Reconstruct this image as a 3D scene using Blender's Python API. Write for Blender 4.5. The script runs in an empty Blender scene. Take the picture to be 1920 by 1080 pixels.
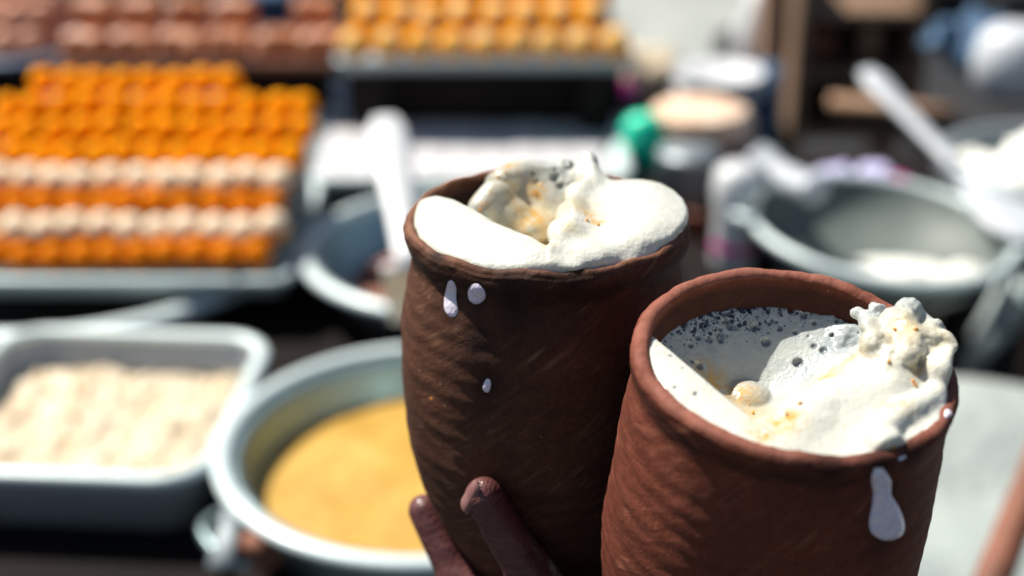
import bpy, bmesh, math, random
import numpy as np
import openvdb
from mathutils import Vector, Matrix, Euler
from mathutils.bvhtree import BVHTree
random.seed(7); rng = np.random.default_rng(11)
PI = math.pi
S = bpy.context.scene
C = S.collection
# ------------------------------------------------------------------ camera, sky, sun, exposure
F = 50 / 36 * 1920
TH = math.radians(25); CAM = np.array([0., 0., 1.55])
cd = bpy.data.cameras.new('camera'); cam = bpy.data.objects.new('camera', cd); C.objects.link(cam); S.camera = cam
cam.location = CAM; cam.rotation_euler = (PI / 2 - TH, 0, 0)
cd.lens = 50; cd.sensor_width = 36; cd.clip_start = .02; cd.clip_end = 200
cd.dof.use_dof = True; cd.dof.focus_distance = .432; cd.dof.aperture_fstop = 4.6; cd.dof.aperture_blades = 7
SUN_EL, SUN_AZ = math.radians(53), math.radians(-57)       # azimuth from +Y (away from the camera), negative = left
w = bpy.data.worlds.new('World'); S.world = w; w.use_nodes = True
nt = w.node_tree; bg = nt.nodes['Background']; sky = nt.nodes.new('ShaderNodeTexSky')
sky.sky_type = 'NISHITA'; sky.sun_disc = False; sky.sun_elevation = SUN_EL; sky.sun_rotation = SUN_AZ
nt.links.new(sky.outputs[0], bg.inputs[0]); bg.inputs[1].default_value = .05
ld = bpy.data.lights.new('sun', 'SUN'); sun = bpy.data.objects.new('sun', ld); C.objects.link(sun)
ld.energy = 5.0; ld.angle = math.radians(.5); ld.color = (1, .94, .85)
sd = Vector((math.sin(SUN_AZ) * math.cos(SUN_EL), math.cos(SUN_AZ) * math.cos(SUN_EL), math.sin(SUN_EL)))
sun.rotation_euler = sd.to_track_quat('Z', 'Y').to_euler()
S.view_settings.view_transform = 'Standard'; S.view_settings.look = 'None'; S.view_settings.gamma = 1
S.view_settings.exposure = .65
S.cycles.max_bounces = 6; S.cycles.diffuse_bounces = 3; S.cycles.glossy_bounces = 3; S.cycles.use_denoising = True

# ------------------------------------------------------------------ pixel helpers (photo pixels, 1920 wide)
FW = np.array([0, math.cos(TH), -math.sin(TH)]); UP = np.array([0, math.sin(TH), math.cos(TH)]); RT = np.array([1., 0, 0])
def ray(px, py): return RT * ((px - 960) / F) - UP * ((py - 540) / F) + FW
def P(px, py, d): return CAM + ray(px, py) * d                       # at depth d along the view axis
def G(px, py, z):                                                   # on the horizontal plane z
    r = ray(px, py); return CAM + r * ((z - CAM[2]) / r[2])
def GY(px, py, y): r = ray(px, py); return CAM + r * (y / r[1])      # on the upright plane at distance y
def WX(px, y, z): return (px - 960) / F * float(np.dot(np.array([0, y, z]) - CAM, FW))

# ------------------------------------------------------------------ materials
class NT:
    def __init__(s, name):
        s.m = bpy.data.materials.new(name); s.m.use_nodes = True; s.t = s.m.node_tree; s.b = s.t.nodes['Principled BSDF']
        s.tc = s.t.nodes.new('ShaderNodeTexCoord')
    def n(s, kind, ins=None, **kw):
        nd = s.t.nodes.new('ShaderNode' + kind)
        for k, v in kw.items(): setattr(nd, k, v)
        for k, v in (ins or {}).items():
            if isinstance(v, bpy.types.NodeSocket): s.t.links.new(v, nd.inputs[k])
            else: nd.inputs[k].default_value = v
        return nd
    def mp(s, sc=(1, 1, 1), rot=(0, 0, 0), src='Object'):
        return s.n('Mapping', {'Vector': s.tc.outputs[src], 'Scale': sc, 'Rotation': rot}).outputs[0]
    def slant(s, rot, sc):
        a = s.n('Mapping', {'Vector': s.tc.outputs['Object'], 'Rotation': rot}).outputs[0]
        return s.n('Mapping', {'Vector': a, 'Scale': sc}).outputs[0]
    def noise(s, scale, detail=4, rough=.6, vec=None, dist=0):
        return s.n('TexNoise', {'Vector': vec or s.tc.outputs['Object'], 'Scale': scale, 'Detail': detail, 'Roughness': rough, 'Distortion': dist}).outputs[0]
    def vor(s, scale, vec=None, feature='F1'):
        return s.n('TexVoronoi', {'Vector': vec or s.tc.outputs['Object'], 'Scale': scale}, feature=feature).outputs[0]
    def ramp(s, fac, stops):
        r = s.n('ValToRGB', {'Fac': fac}); e = r.color_ramp.elements
        while len(e) < len(stops): e.new(.5)
        for i, (p, c) in enumerate(stops): e[i].position = p; e[i].color = (c, c, c, 1) if isinstance(c, (int, float)) else tuple(c) + (1,)
        return r.outputs[0]
    def mix(s, fac, a, b, mode='MIX'):
        nd = s.n('MixRGB', {'Fac': fac}, blend_type=mode)
        for k, v in (('Color1', a), ('Color2', b)):
            if isinstance(v, bpy.types.NodeSocket): s.t.links.new(v, nd.inputs[k])
            else: nd.inputs[k].default_value = tuple(v) + (1,)
        return nd.outputs[0]
    def math(s, op, a, b=0.):
        nd = s.n('Math', operation=op)
        for k, v in ((0, a), (1, b)):
            if isinstance(v, bpy.types.NodeSocket): s.t.links.new(v, nd.inputs[k])
            else: nd.inputs[k].default_value = v
        return nd.outputs[0]
    def bump(s, h, dist, strength=1, prev=None):
        ins = {'Height': h, 'Distance': dist, 'Strength': strength}
        if prev: ins['Normal'] = prev
        return s.n('Bump', ins).outputs[0]
    def set(s, **kw):
        for k, v in kw.items():
            k = {'color': 'Base Color', 'rough': 'Roughness', 'metal': 'Metallic', 'normal': 'Normal', 'sss': 'Subsurface Weight', 'coat': 'Coat Weight', 'spec': 'Specular IOR Level'}.get(k, k)
            i = s.b.inputs[k]
            if isinstance(v, bpy.types.NodeSocket): s.t.links.new(v, i)
            elif isinstance(v, tuple) and len(v) == 3 and k == 'Base Color': i.default_value = v + (1,)
            else: i.default_value = v
        return s.m
M = {}
def simple(name, c1, c2=None, rough=.6, metal=0, scale=20, bump=.0, bscale=60, spec=.5, **kw):
    n = NT(name); c2 = c2 or tuple(x * .6 for x in c1)
    f = n.ramp(n.noise(scale, 5), [(.35, 0.), (.65, 1.)])
    n.set(color=n.mix(f, c1, c2), rough=rough, metal=metal, spec=spec, **kw)
    if bump: n.set(normal=n.bump(n.noise(bscale, 5), bump))
    M[name] = n.m; return n.m
def steel(name, c, rough=.32, metal=.85):
    n = NT(name); v = n.mp((1, 1, 1))
    f = n.noise(9, 6, .65); g = n.noise(90, 3)
    n.set(color=n.mix(f, c, tuple(x * .62 for x in c)), metal=metal, rough=n.ramp(f, [(.3, rough * .7), (.7, rough * 1.5)]), normal=n.bump(g, .0006, .5))
    M[name] = n.m
simple('black_table', (.007, .006, .006), (.014, .009, .008), .85, scale=6, bump=.002, spec=.15)
simple('dark_cloth', (.008, .010, .012), (.016, .016, .018), .9, scale=8, bump=.01, bscale=20)
steel('steel', (.42, .56, .57), .30, .85); steel('dull_steel', (.35, .40, .42), .5, .6); steel('blued_steel', (.34, .42, .58), .45, .3); steel('tray_steel', (.46, .51, .56), .5, .25)
steel('aluminium', (.80, .94, .94), .42, .15)
simple('wok_iron', (.14, .17, .155), (.07, .09, .085), .6, .0, scale=14)
simple('pale_paint', (.58, .61, .64), (.42, .46, .50), .4, scale=10)
simple('plastic_white', (.68, .70, .70), (.60, .62, .64), .35, scale=4)
simple('plastic_green', (.0, .85, .52), (.0, .70, .42), .4, scale=7)
simple('maroon', (.10, .008, .025), (.06, .01, .03), .5, scale=9)
simple('magenta', (.65, .04, .25), (.45, .02, .30), .6, scale=12)
simple('lilac_cloth', (.62, .60, .85), (.5, .45, .8), .8, scale=12, bump=.004)
simple('blue_cloth', (.10, .20, .33), (.03, .06, .12), .85, scale=14, bump=.01, bscale=18)
simple('tan_wood', (.46, .29, .19), (.32, .19, .11), .6, scale=12)
simple('brown_wood', (.24, .15, .09), (.11, .07, .045), .65, scale=10, bump=.003)
simple('olive_paint', (.22, .25, .13), (.12, .14, .08), .6, scale=9)
simple('pavement', (.36, .38, .35), (.24, .26, .25), .8, scale=3, bump=.01, bscale=8)
simple('ground', (.05, .05, .05), (.035, .035, .035), .8, scale=3, bump=.01, bscale=8)
simple('pale_cloth', (.34, .38, .36), (.24, .28, .27), .8, scale=5, bump=.03, bscale=5)
simple('milk_solids', (.86, .88, .82), (.78, .78, .70), .5, scale=20, bump=.006, bscale=40)
simple('flatbread', (.80, .50, .33), (.85, .66, .50), .6, scale=16, bump=.003)
simple('crumble', (.80, .71, .54), (.62, .48, .30), .6, scale=45, bump=.004, bscale=120)
simple('slab_sweet', (.62, .64, .68), (.58, .54, .52), .5, scale=13, bump=.003)
simple('peach_sweet', (.22, .06, .018), (.66, .23, .07), .45, scale=50, bump=.002)
simple('pink_sweet', (.78, .38, .23), (.58, .22, .12), .5, scale=40, bump=.002)
simple('rust', (.30, .10, .05), (.12, .05, .03), .7, scale=20)
def laddoo_mat(name, lo, hi, cap=None, z0=(.5, .6)):
    n = NT(name); f = n.ramp(n.vor(260), [(.15, 0.), (.6, 1.)])
    col = n.mix(f, hi, lo)
    if cap:
        z = n.n('SeparateXYZ', {'Vector': n.tc.outputs['Object']}).outputs[2]
        k = n.math('ADD', n.math('MULTIPLY', z, 70.), n.math('MULTIPLY', n.noise(140, 3), .9))
        col = n.mix(n.ramp(n.math('MULTIPLY', k, .5), [(z0[0], 0.), (z0[1], 1. if z0[0] < .5 else .8)]), col, cap)
    n.set(color=col, rough=.6, spec=.05, normal=n.bump(n.vor(260), .0006, .8), sss=.8 if z0[0] == .5 or not cap else .25); n.b.inputs['Subsurface Radius'].default_value = (1, .6, .2); n.b.inputs['Subsurface Scale'].default_value = .010; M[name] = n.m
laddoo_mat('laddoo', (1., .29, .0), (1., .41, .0))
laddoo_mat('laddoo_dark', (.72, .19, .004), (.85, .27, .005))
laddoo_mat('laddoo_pale_top', (.60, .17, .006), (.85, .28, .005), (1., .80, .58), (.10, .24))  # cream towards the top of each ball, orange below
laddoo_mat('laddoo_highlit', (1., .34, .0), (1., .50, .0), (1., .80, .42), (.76, .86))  # pale cap is a highlight painted into the colour
def curry():
    n = NT('curry'); f = n.noise(18, 6, .65)
    n.set(color=n.ramp(f, [(.3, (.40, .22, .030)), (.55, (.52, .31, .055)), (.75, (.62, .43, .13))]), rough=.45, normal=n.bump(n.noise(60, 4), .002)); M['curry'] = n.m
curry()
def clay(name, c_lo, c_hi, dust, tilt, lip):
    n = NT(name)
    big = n.noise(26, 5, .6); mid = n.noise(75, 4, .6); fine = n.noise(600, 5, .75)
    st = n.noise(1, 6, .7, n.slant((0, tilt, .1), (45, 45, 520)), .35)                   # fine slanting wipe marks
    st2 = n.noise(1, 4, .55, n.slant((0, tilt * .8, .3), (18, 18, 110)), .5)
    base = n.mix(n.ramp(big, [(.35, 0.), (.68, 1.)]), c_lo, c_hi)
    base = n.mix(n.ramp(fine, [(.35, 0.), (.65, .6)]), base, tuple(x * .4 for x in c_lo))
    wipe = n.math('MULTIPLY', n.ramp(st, [(.50, 0.), (.66, 1.)]), n.ramp(mid, [(.46, 0.), (.70, .55)]))
    base = n.mix(wipe, base, dust)
    base = n.mix(n.ramp(st2, [(.54, 0.), (.72, .55)]), base, tuple(x * .4 for x in c_lo))
    spk = n.ramp(n.vor(240), [(.05, .9), (.12, 0.)]); base = n.mix(n.math('MULTIPLY', spk, n.ramp(big, [(.5, 0.), (.6, 1.)])), base, dust)
    zz = n.n('SeparateXYZ', {'Vector': n.tc.outputs['Object']}).outputs[2]; k = n.math('ADD', n.math('MULTIPLY', zz, 220.), n.math('MULTIPLY', n.noise(90, 4), 1.1))
    base = n.mix(n.ramp(k, [(.12, 0.), (.55, .75)]), base, lip)                            # paler towards the top of the lip
    ring = n.noise(1, 3, .5, n.slant((0, .04, 0), (9, 9, 190)))
    base = n.mix(n.ramp(ring, [(.5, 0.), (.75, .35)]), base, tuple(x * .45 for x in c_lo))
    wet_shade = n.n('Attribute', attribute_name='wet_shade').outputs['Fac']
    base = n.mix(n.math('MULTIPLY', wet_shade, n.ramp(mid, [(.25, .6), (.5, .95)])), base, tuple(x * .22 for x in c_lo))  # soaked patches, plus painted shade inside the cup
    fine = n.math('ADD', fine, n.math('MULTIPLY', ring, 1.2))
    h = n.math('ADD', n.math('MULTIPLY', st, .3), n.math('ADD', n.math('MULTIPLY', fine, .5), n.math('ADD', n.math('MULTIPLY', spk, .3), n.math('MULTIPLY', st2, .9))))
    n.set(color=base, rough=n.ramp(big, [(.3, .6), (.7, .85)]), normal=n.bump(h, .0008, .9), spec=.25); M[name] = n.m
clay('clay_brown', (.072, .025, .013), (.155, .060, .031), (.42, .22, .13), .75, (.24, .105, .06))
clay('clay_red', (.13, .031, .016), (.24, .062, .031), (.44, .17, .10), .95, (.30, .115, .08))
def foam(name, c):
    n = NT(name)
    at = lambda a: n.n('Attribute', attribute_name=a).outputs['Fac']
    v1 = n.vor(900); v2 = n.vor(380); f = n.noise(260, 5, .7)
    col = n.mix(n.ramp(f, [(.35, 0.), (.7, .6)]), c, tuple(x * y for x, y in zip(c, (.93, .90, .80))))
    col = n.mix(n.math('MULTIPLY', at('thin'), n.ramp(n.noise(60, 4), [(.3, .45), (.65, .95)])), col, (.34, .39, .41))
    col = n.mix(n.math('MULTIPLY', at('cream'), n.ramp(n.noise(150, 4), [(.25, .4), (.6, 1.)])), col, (.55, .46, .27))
    col = n.mix(n.math('MULTIPLY', at('stain'), n.ramp(n.noise(330, 4, .7), [(.40, 0.), (.56, 1.)])), col, (.62, .34, .04))
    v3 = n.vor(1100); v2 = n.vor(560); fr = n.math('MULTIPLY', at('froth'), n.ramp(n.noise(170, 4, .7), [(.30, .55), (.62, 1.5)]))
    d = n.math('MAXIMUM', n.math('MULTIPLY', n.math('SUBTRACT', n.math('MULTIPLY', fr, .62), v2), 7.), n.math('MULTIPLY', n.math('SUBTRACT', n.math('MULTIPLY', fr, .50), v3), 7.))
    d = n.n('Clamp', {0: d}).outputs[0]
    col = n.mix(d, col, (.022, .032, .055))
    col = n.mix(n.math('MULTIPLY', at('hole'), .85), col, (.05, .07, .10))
    h = n.math('ADD', n.math('MULTIPLY', v1, .6), n.math('ADD', n.math('MULTIPLY', v2, .35), f))
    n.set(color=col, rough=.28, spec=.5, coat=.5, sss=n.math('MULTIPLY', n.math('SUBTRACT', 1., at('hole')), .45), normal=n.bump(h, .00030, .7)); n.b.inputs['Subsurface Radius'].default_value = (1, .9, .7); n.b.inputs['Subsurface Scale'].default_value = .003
    M[name] = n.m
foam('milk_foam', (.68, .69, .62))
def milk():
    n = NT('milk'); n.set(color=n.mix(n.ramp(n.noise(500, 3), [(.4, 0.), (.65, 1.)]), (.78, .74, .92), (.95, .84, .86)), rough=.2, sss=.2, normal=n.bump(n.vor(700), .0003, .5))
    n.b.inputs['Subsurface Scale'].default_value = .001; M['milk'] = n.m
milk()
def skin():
    n = NT('skin'); f = n.noise(70, 5, .65); g = n.vor(900); cr = n.noise(1, 4, .6, n.mp((160, 160, 700), (0, .8, .3)))
    col = n.mix(n.ramp(f, [(.3, 0.), (.7, 1.)]), (.075, .024, .024), (.14, .046, .043)); col = n.mix(n.ramp(cr, [(.5, 0.), (.72, .5)]), col, (.24, .10, .09))
    n.set(color=col, rough=.38, sss=.1, normal=n.bump(n.math('ADD', n.math('MULTIPLY', g, .6), cr), .0005, .8)); n.b.inputs['Subsurface Scale'].default_value = .002; M['skin'] = n.m
skin()
simple('nail', (.19, .085, .08), (.26, .13, .12), .3, scale=200)
simple('saffron', (.80, .32, .02), (.62, .24, .02), .4, scale=300)

# ------------------------------------------------------------------ mesh helpers
def link(name, me, m, parent=None, smooth=True, loc=None, rot=None):
    o = bpy.data.objects.new(name, me); C.objects.link(o)
    if m and not me.materials: me.materials.append(M[m])
    if smooth: me.polygons.foreach_set('use_smooth', [True] * len(me.polygons))
    if parent: o.parent = parent
    if loc is not None: o.location = loc
    if rot is not None: o.rotation_euler = rot
    return o
def mesh(name, vs, fs):
    me = bpy.data.meshes.new(name); me.from_pydata([tuple(map(float, v)) for v in vs], [], [tuple(map(int, f)) for f in fs]); me.update(); return me
def bmesh_me(name, bm):
    bmesh.ops.recalc_face_normals(bm, faces=bm.faces); me = bpy.data.meshes.new(name); bm.to_mesh(me); bm.free(); return me
def tag(o, label=None, cat=None, group=None, kind=None):
    if label: o['label'] = label
    if cat: o['category'] = cat
    if group: o['group'] = group
    if kind: o['kind'] = kind
    return o
def empty(name, loc, label, cat, group=None, rot=(0, 0, 0)):
    o = bpy.data.objects.new(name, None); C.objects.link(o); o.location = tuple(map(float, loc)); o.rotation_euler = rot; o.empty_display_size = .02
    return tag(o, label, cat, group)
def lathe(name, prof, n=64, closed=False):
    vs, fs = [], []; k = len(prof)
    for i in range(n):
        a = 2 * PI * i / n
        for r, z in prof: vs.append((r * math.cos(a), r * math.sin(a), z))
    for i in range(n):
        j = (i + 1) % n
        for p in range(k if closed else k - 1):
            q = (p + 1) % k; fs.append((i * k + p, j * k + p, j * k + q, i * k + q))
    bm = bmesh.new(); me = mesh(name, vs, fs); bm.from_mesh(me); bpy.data.meshes.remove(me)
    bmesh.ops.remove_doubles(bm, verts=bm.verts, dist=1e-6); return bmesh_me(name, bm)
def pan_prof(R, depth, rb, rim=.012, t=.003, lip=.0):
    """open pan: flat base, flared wall, rolled rim; rim top at z=0"""
    p = [(0.0001, -depth + t), (rb * .96, -depth + t), (rb, -depth + t * 2)]
    for i in range(1, 7): f = i / 6; p.append((rb + (R - rim - rb) * (f ** .75), -depth + t * 2 + (depth - t * 2 - .004) * f))
    for i in range(9): a = PI - PI * i / 8 * 1.25; p.append((R - rim / 2 + rim / 2 * math.cos(a), -.004 + rim * .4 * math.sin(a)))
    for i in range(5, -1, -1): f = i / 6; p.append((rb + t + (R - rim - rb) * (f ** .75), -depth + (depth - .008) * f))
    p.append((0.0001, -depth)); return p
def tube(name, pts, rad, n=14, flat=1.0, cap=True):
    pts = [Vector(tuple(map(float, p))) for p in pts]; rad = rad if isinstance(rad, (list, tuple)) else [rad] * len(pts)
    vs, fs = [], []; k = len(pts); up = Vector((0, 0, 1)); pb = None
    for i, p in enumerate(pts):
        t = (pts[min(i + 1, k - 1)] - pts[max(i - 1, 0)]).normalized()
        if pb is None: pb = t.cross(up) if abs(t.dot(up)) < .95 else t.cross(Vector((1, 0, 0)))
        b = (pb - t * pb.dot(t)).normalized(); pb = b; c = b.cross(t)
        for j in range(n): a = 2 * PI * j / n; vs.append(p + (b * math.cos(a) + c * math.sin(a) * flat) * rad[i])
    for i in range(k - 1):
        for j in range(n): fs.append((i * n + j, i * n + (j + 1) % n, (i + 1) * n + (j + 1) % n, (i + 1) * n + j))
    if cap: fs.append(tuple(range(n))[::-1]); fs.append(tuple((k - 1) * n + j for j in range(n)))
    return mesh(name, vs, fs)
def spline(pts, n=6):
    pts = [np.array(p, float) for p in pts]; out = []; q = [2 * pts[0] - pts[1]] + pts + [2 * pts[-1] - pts[-2]]
    for i in range(1, len(q) - 2):
        for j in range(n):
            t = j / n; a, b, c, d = q[i - 1:i + 3]; out.append(.5 * (2 * b + (c - a) * t + (2 * a - 5 * b + 4 * c - d) * t * t + (3 * b - a - 3 * c + d) * t ** 3))
    out.append(q[-2]); return out
def box(name, x0, x1, y0, y1, z0, z1, bev=.004, seg=2):
    bm = bmesh.new(); bmesh.ops.create_cube(bm, size=1)
    for v in bm.verts: v.co = Vector(((x0 + x1) / 2 + v.co.x * (x1 - x0), (y0 + y1) / 2 + v.co.y * (y1 - y0), (z0 + z1) / 2 + v.co.z * (z1 - z0)))
    if bev: bmesh.ops.bevel(bm, geom=bm.edges[:], offset=bev, segments=seg, affect='EDGES', profile=.6)
    return bmesh_me(name, bm)
def rrect(x0, x1, y0, y1, r, n=8):
    out = []
    for cx, cy, a0 in ((x1 - r, y1 - r, 0), (x0 + r, y1 - r, 90), (x0 + r, y0 + r, 180), (x1 - r, y0 + r, 270)):
        for i in range(n + 1): a = math.radians(a0 + 90 * i / n); out.append((cx + r * math.cos(a), cy + r * math.sin(a)))
    return out
def rect_pan(name, x0, x1, y0, y1, depth, r, rim=.016, taper=.02, t=.002):
    """rounded rectangular tray built round its rim plane z=0"""
    rings = [(taper, -depth + t), (taper * .8, -depth + .006), (.006, -.012), (0, -.004), (-rim * .2, .0), (-rim * .5, .002), (-rim * .9, .0), (-rim, -.006), (-rim * .8, -.007), (-.002, -.008), (taper - t * 2, -depth)]
    vs, fs = [], []; n = None
    for off, z in rings:
        rr = rrect(x0 + off, x1 - off, y0 + off, y1 - off, max(r - off, .004)); n = len(rr); vs += [(x, y, z) for x, y in rr]
    for k in range(len(rings) - 1):
        for j in range(n): fs.append((k * n + j, k * n + (j + 1) % n, (k + 1) * n + (j + 1) % n, (k + 1) * n + j))
    fs.append(tuple(range(n))); fs.append(tuple((len(rings) - 1) * n + j for j in range(n)))
    return mesh(name, vs, fs)
def rect_rim(name, x0, x1, y0, y1, r, rr=.006, n=10):
    vs, fs = [], []; m_ = None
    for k in range(n):
        a = 2 * PI * k / n; off = -.002 - rr * .9 * math.cos(a); ring = rrect(x0 + off, x1 - off, y0 + off, y1 - off, max(r - off, .004)); m_ = len(ring); vs += [(x, y, .001 + rr * .7 * math.sin(a)) for x, y in ring]
    for k in range(n):
        for j in range(m_): k2_ = (k + 1) % n; fs.append((k * m_ + j, k * m_ + (j + 1) % m_, k2_ * m_ + (j + 1) % m_, k2_ * m_ + j))
    return mesh(name, vs, fs)
# --- numpy value noise
_T = rng.random((32, 32, 32)).astype(np.float32)
def vnoise(x, y, z):
    xi, yi, zi = np.floor(x).astype(int), np.floor(y).astype(int), np.floor(z).astype(int)
    fx, fy, fz = x - xi, y - yi, z - zi; fx, fy, fz = [f * f * (3 - 2 * f) for f in (fx, fy, fz)]; r = 0
    for i in (0, 1):
        for j in (0, 1):
            for k in (0, 1): r = r + _T[(xi + i) % 32, (yi + j) % 32, (zi + k) % 32] * (fx if i else 1 - fx) * (fy if j else 1 - fy) * (fz if k else 1 - fz)
    return r * 2 - 1
def fbm(x, y, z, s, o=4):
    r = 0; a = 1.
    for i in range(o): r = r + a * vnoise(x * s + 7.3 * i, y * s + 3.1 * i, z * s + 11.7 * i); s *= 2.03; a *= .5
    return r
def disp(me, amp, s, o=3, seed=0):
    n = len(me.vertices); co = np.empty(n * 3); me.vertices.foreach_get('co', co); co = co.reshape(-1, 3)
    no = np.empty(n * 3); me.vertex_normals.foreach_get('vector', no); no = no.reshape(-1, 3)
    co = co + no * (amp * fbm(co[:, 0] + seed, co[:, 1], co[:, 2], s, o))[:, None]; me.vertices.foreach_set('co', co.ravel()); me.update(); return me
def smin(a, b, k): h = np.clip(.5 + .5 * (b - a) / k, 0, 1); return b + (a - b) * h - k * h * (1 - h)
def smax(a, b, k): return -smin(-a, -b, k)
def grid(lo, hi, res):
    ax = [np.arange(l, h, res, dtype=np.float32) for l, h in zip(lo, hi)]; return np.meshgrid(*ax, indexing='ij')
def ell(X, Y, Z, c, r):
    x, y, z = (X - c[0]) / r[0], (Y - c[1]) / r[1], (Z - c[2]) / r[2]; k = np.sqrt(x * x + y * y + z * z); return (k - 1) * min(r)
def cap(X, Y, Z, a, b, ra, rb):
    a, b = np.array(a, float), np.array(b, float); d = b - a; L = float(d @ d)
    t = np.clip(((X - a[0]) * d[0] + (Y - a[1]) * d[1] + (Z - a[2]) * d[2]) / L, 0, 1)
    return np.sqrt((X - a[0] - t * d[0]) ** 2 + (Y - a[1] - t * d[1]) ** 2 + (Z - a[2] - t * d[2]) ** 2) - (ra + (rb - ra) * t)
def iso(name, f, lo, res, scale=.01):
    g = openvdb.FloatGrid(background=float(res * 3)); g.copyFromArray(np.ascontiguousarray(np.clip(f, -res * 3, res * 3) / res, dtype=np.float32))
    p, q = g.convertToQuads(0.0); p = (p * res + np.array(lo)) * scale; q = q[:, ::-1]
    me = bpy.data.meshes.new(name); me.vertices.add(len(p)); me.vertices.foreach_set('co', p.astype(np.float32).ravel())
    me.loops.add(len(q) * 4); me.loops.foreach_set('vertex_index', q.astype(np.int32).ravel())
    me.polygons.add(len(q)); me.polygons.foreach_set('loop_start', np.arange(0, len(q) * 4, 4, dtype=np.int32)); me.polygons.foreach_set('loop_total', np.full(len(q), 4, dtype=np.int32))
    me.update(calc_edges=True); me.validate()
    bm = bmesh.new(); bm.from_mesh(me); v = bm.calc_volume(signed=True)
    if v < 0: bmesh.ops.reverse_faces(bm, faces=bm.faces)
    bm.to_mesh(me); bm.free(); return me
def coords(me): n = len(me.vertices); co = np.empty(n * 3, dtype=np.float32); me.vertices.foreach_get('co', co); return co.reshape(-1, 3)
def attr(me, name, val): a = me.attributes.new(name, 'FLOAT', 'POINT'); a.data.foreach_set('value', np.ascontiguousarray(val, dtype=np.float32))

# ------------------------------------------------------------------ the setting
g = mesh('ground', [(-60, -20, 0), (60, -20, 0), (60, 120, 0), (-60, 120, 0)], [(0, 1, 2, 3)])
tag(link('ground', g, 'ground', smooth=False), kind='structure')
g = box('pavement', -1.5, 6, 3.6, 30, .004, .12, .01)
tag(link('pavement', g, 'pavement', smooth=False), kind='structure')
ZR = 1.0; ZT = .948

# main stall table: thick boards on legs
tb = empty('stall_table', (-.45, 1.5, 0), 'long black wooden stall table carrying the trays and pans of sweets', 'table')
tx0, tx1, ty0, ty1 = -1.5, .17, .78, 2.75
for i in range(9):
    a = ty0 + (ty1 - ty0) / 9 * i; link('board', box('board', tx0 + .45, tx1 + .45, a - 1.5 + .002, a + (ty1 - ty0) / 9 - 1.502, ZT - .04, ZT - random.uniform(0, .002)), 'black_table', tb, False)
for x in (tx0 + .06, tx1 - .06):
    for y in (ty0 + .06, ty1 - .06): link('leg', box('leg', x + .42, x + .48, y - 1.53, y - 1.47, 0, ZT - .042), 'black_table', tb, False)
# side stand under the wok
st = empty('stove_stand', (.29, 1.4, 0), 'black iron stove stand under the grey wok at right', 'stand')
link('top', box('top', -.10, .13, -.17, .30, ZT - .10, ZT - .06), 'black_table', st, False)
for x in (-.08, .11):
    for y in (-.15, .27): link('leg', box('leg', x - .012, x + .012, y - .012, y + .012, 0, ZT - .101), 'black_table', st, False)

# ------------------------------------------------------------------ sweets
def ball_mesh(name, r, seed, amp=.05, sub=4, sq=(1, 1, 1)):
    bm = bmesh.new(); bmesh.ops.create_icosphere(bm, subdivisions=sub, radius=r)
    for v in bm.verts: v.co = Vector((v.co.x * sq[0], v.co.y * sq[1], v.co.z * sq[2]))
    return disp(bmesh_me(name, bm), r * amp, 1.6 / r, 3, seed)
ORD = ['', 'first', 'second', 'third', 'fourth', 'fifth', 'sixth', 'seventh', 'eighth', 'ninth', 'tenth', 'eleventh', 'twelfth', 'thirteenth', 'fourteenth', 'fifteenth', 'sixteenth']
def nth(k): return ORD[k] if k < len(ORD) else 'far'
SP = .0268
kinds = {k: [ball_mesh(k, SP * ((.545 if k == 'laddoo_pale_top' else .515) + .01 * i), i * 9.1 + 3, sub=3) for i in range(3)] for k in ('laddoo', 'laddoo_dark', 'laddoo_pale_top')}
y0 = G(480, 480, ZR + .014)[1]
rk = empty('display_rack', (-.35, y0, ZR), 'stepped steel rack under the big heap of orange sweets', 'rack')
rows = [('laddoo_dark', -60, 478, 'dark orange laddoo in lowest front row of the big heap'),
        ('laddoo_pale_top', -60, 512, 'pale topped laddoo in lower cream row of the heap'),
        ('laddoo_dark', -60, 505, 'dark orange laddoo between the two cream rows'),
        ('laddoo_pale_top', -60, 522, 'pale topped laddoo in upper cream row of the heap'),
        ('laddoo', -60, 545, 'bright orange laddoo in the row just above the cream rows'),
        ('laddoo', -40, 568, 'bright orange laddoo in second row above the cream rows'),
        ('laddoo', 30, 572, "bright orange laddoo in the row below the heap's top"),
        ('laddoo', 62, 432, 'bright orange laddoo in topmost row of the big heap')]
BK, UPS = .0215, .0170
for k, (kind, xa, xb, lab) in enumerate(rows):
    y = y0 + BK * k + (.004 if k >= 4 else 0); z = ZR + .0145 + UPS * k
    X0, X1 = WX(xa, y, z), WX(xb, y, z); n = int(round((X1 - X0) / SP)) + 1; off = X1 - (n - 1) * SP
    for i in range(n):
        x = off + i * SP
        o = link('laddoo', random.choice(kinds[kind]), kind, None, True, (x + random.uniform(-.0022, .0022), y + random.uniform(-.003, .002), z + random.uniform(-.001, .0032)), (random.uniform(-.3, .3), random.uniform(-.3, .3), random.uniform(0, 6)))
        tag(o, lab + ', %s from the right' % nth(n - i), 'sweet', 'laddoos stacked in rows on the stepped rack')
    if k: link('step', box('step', X0 + .35, X1 + .35, BK * k - .008, BK * (k + 1) - .009 if k < 7 else BK * k + .02, -.003, z - ZR - SP * .5 - .0005, .001, 1), 'dull_steel', rk, False)
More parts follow.
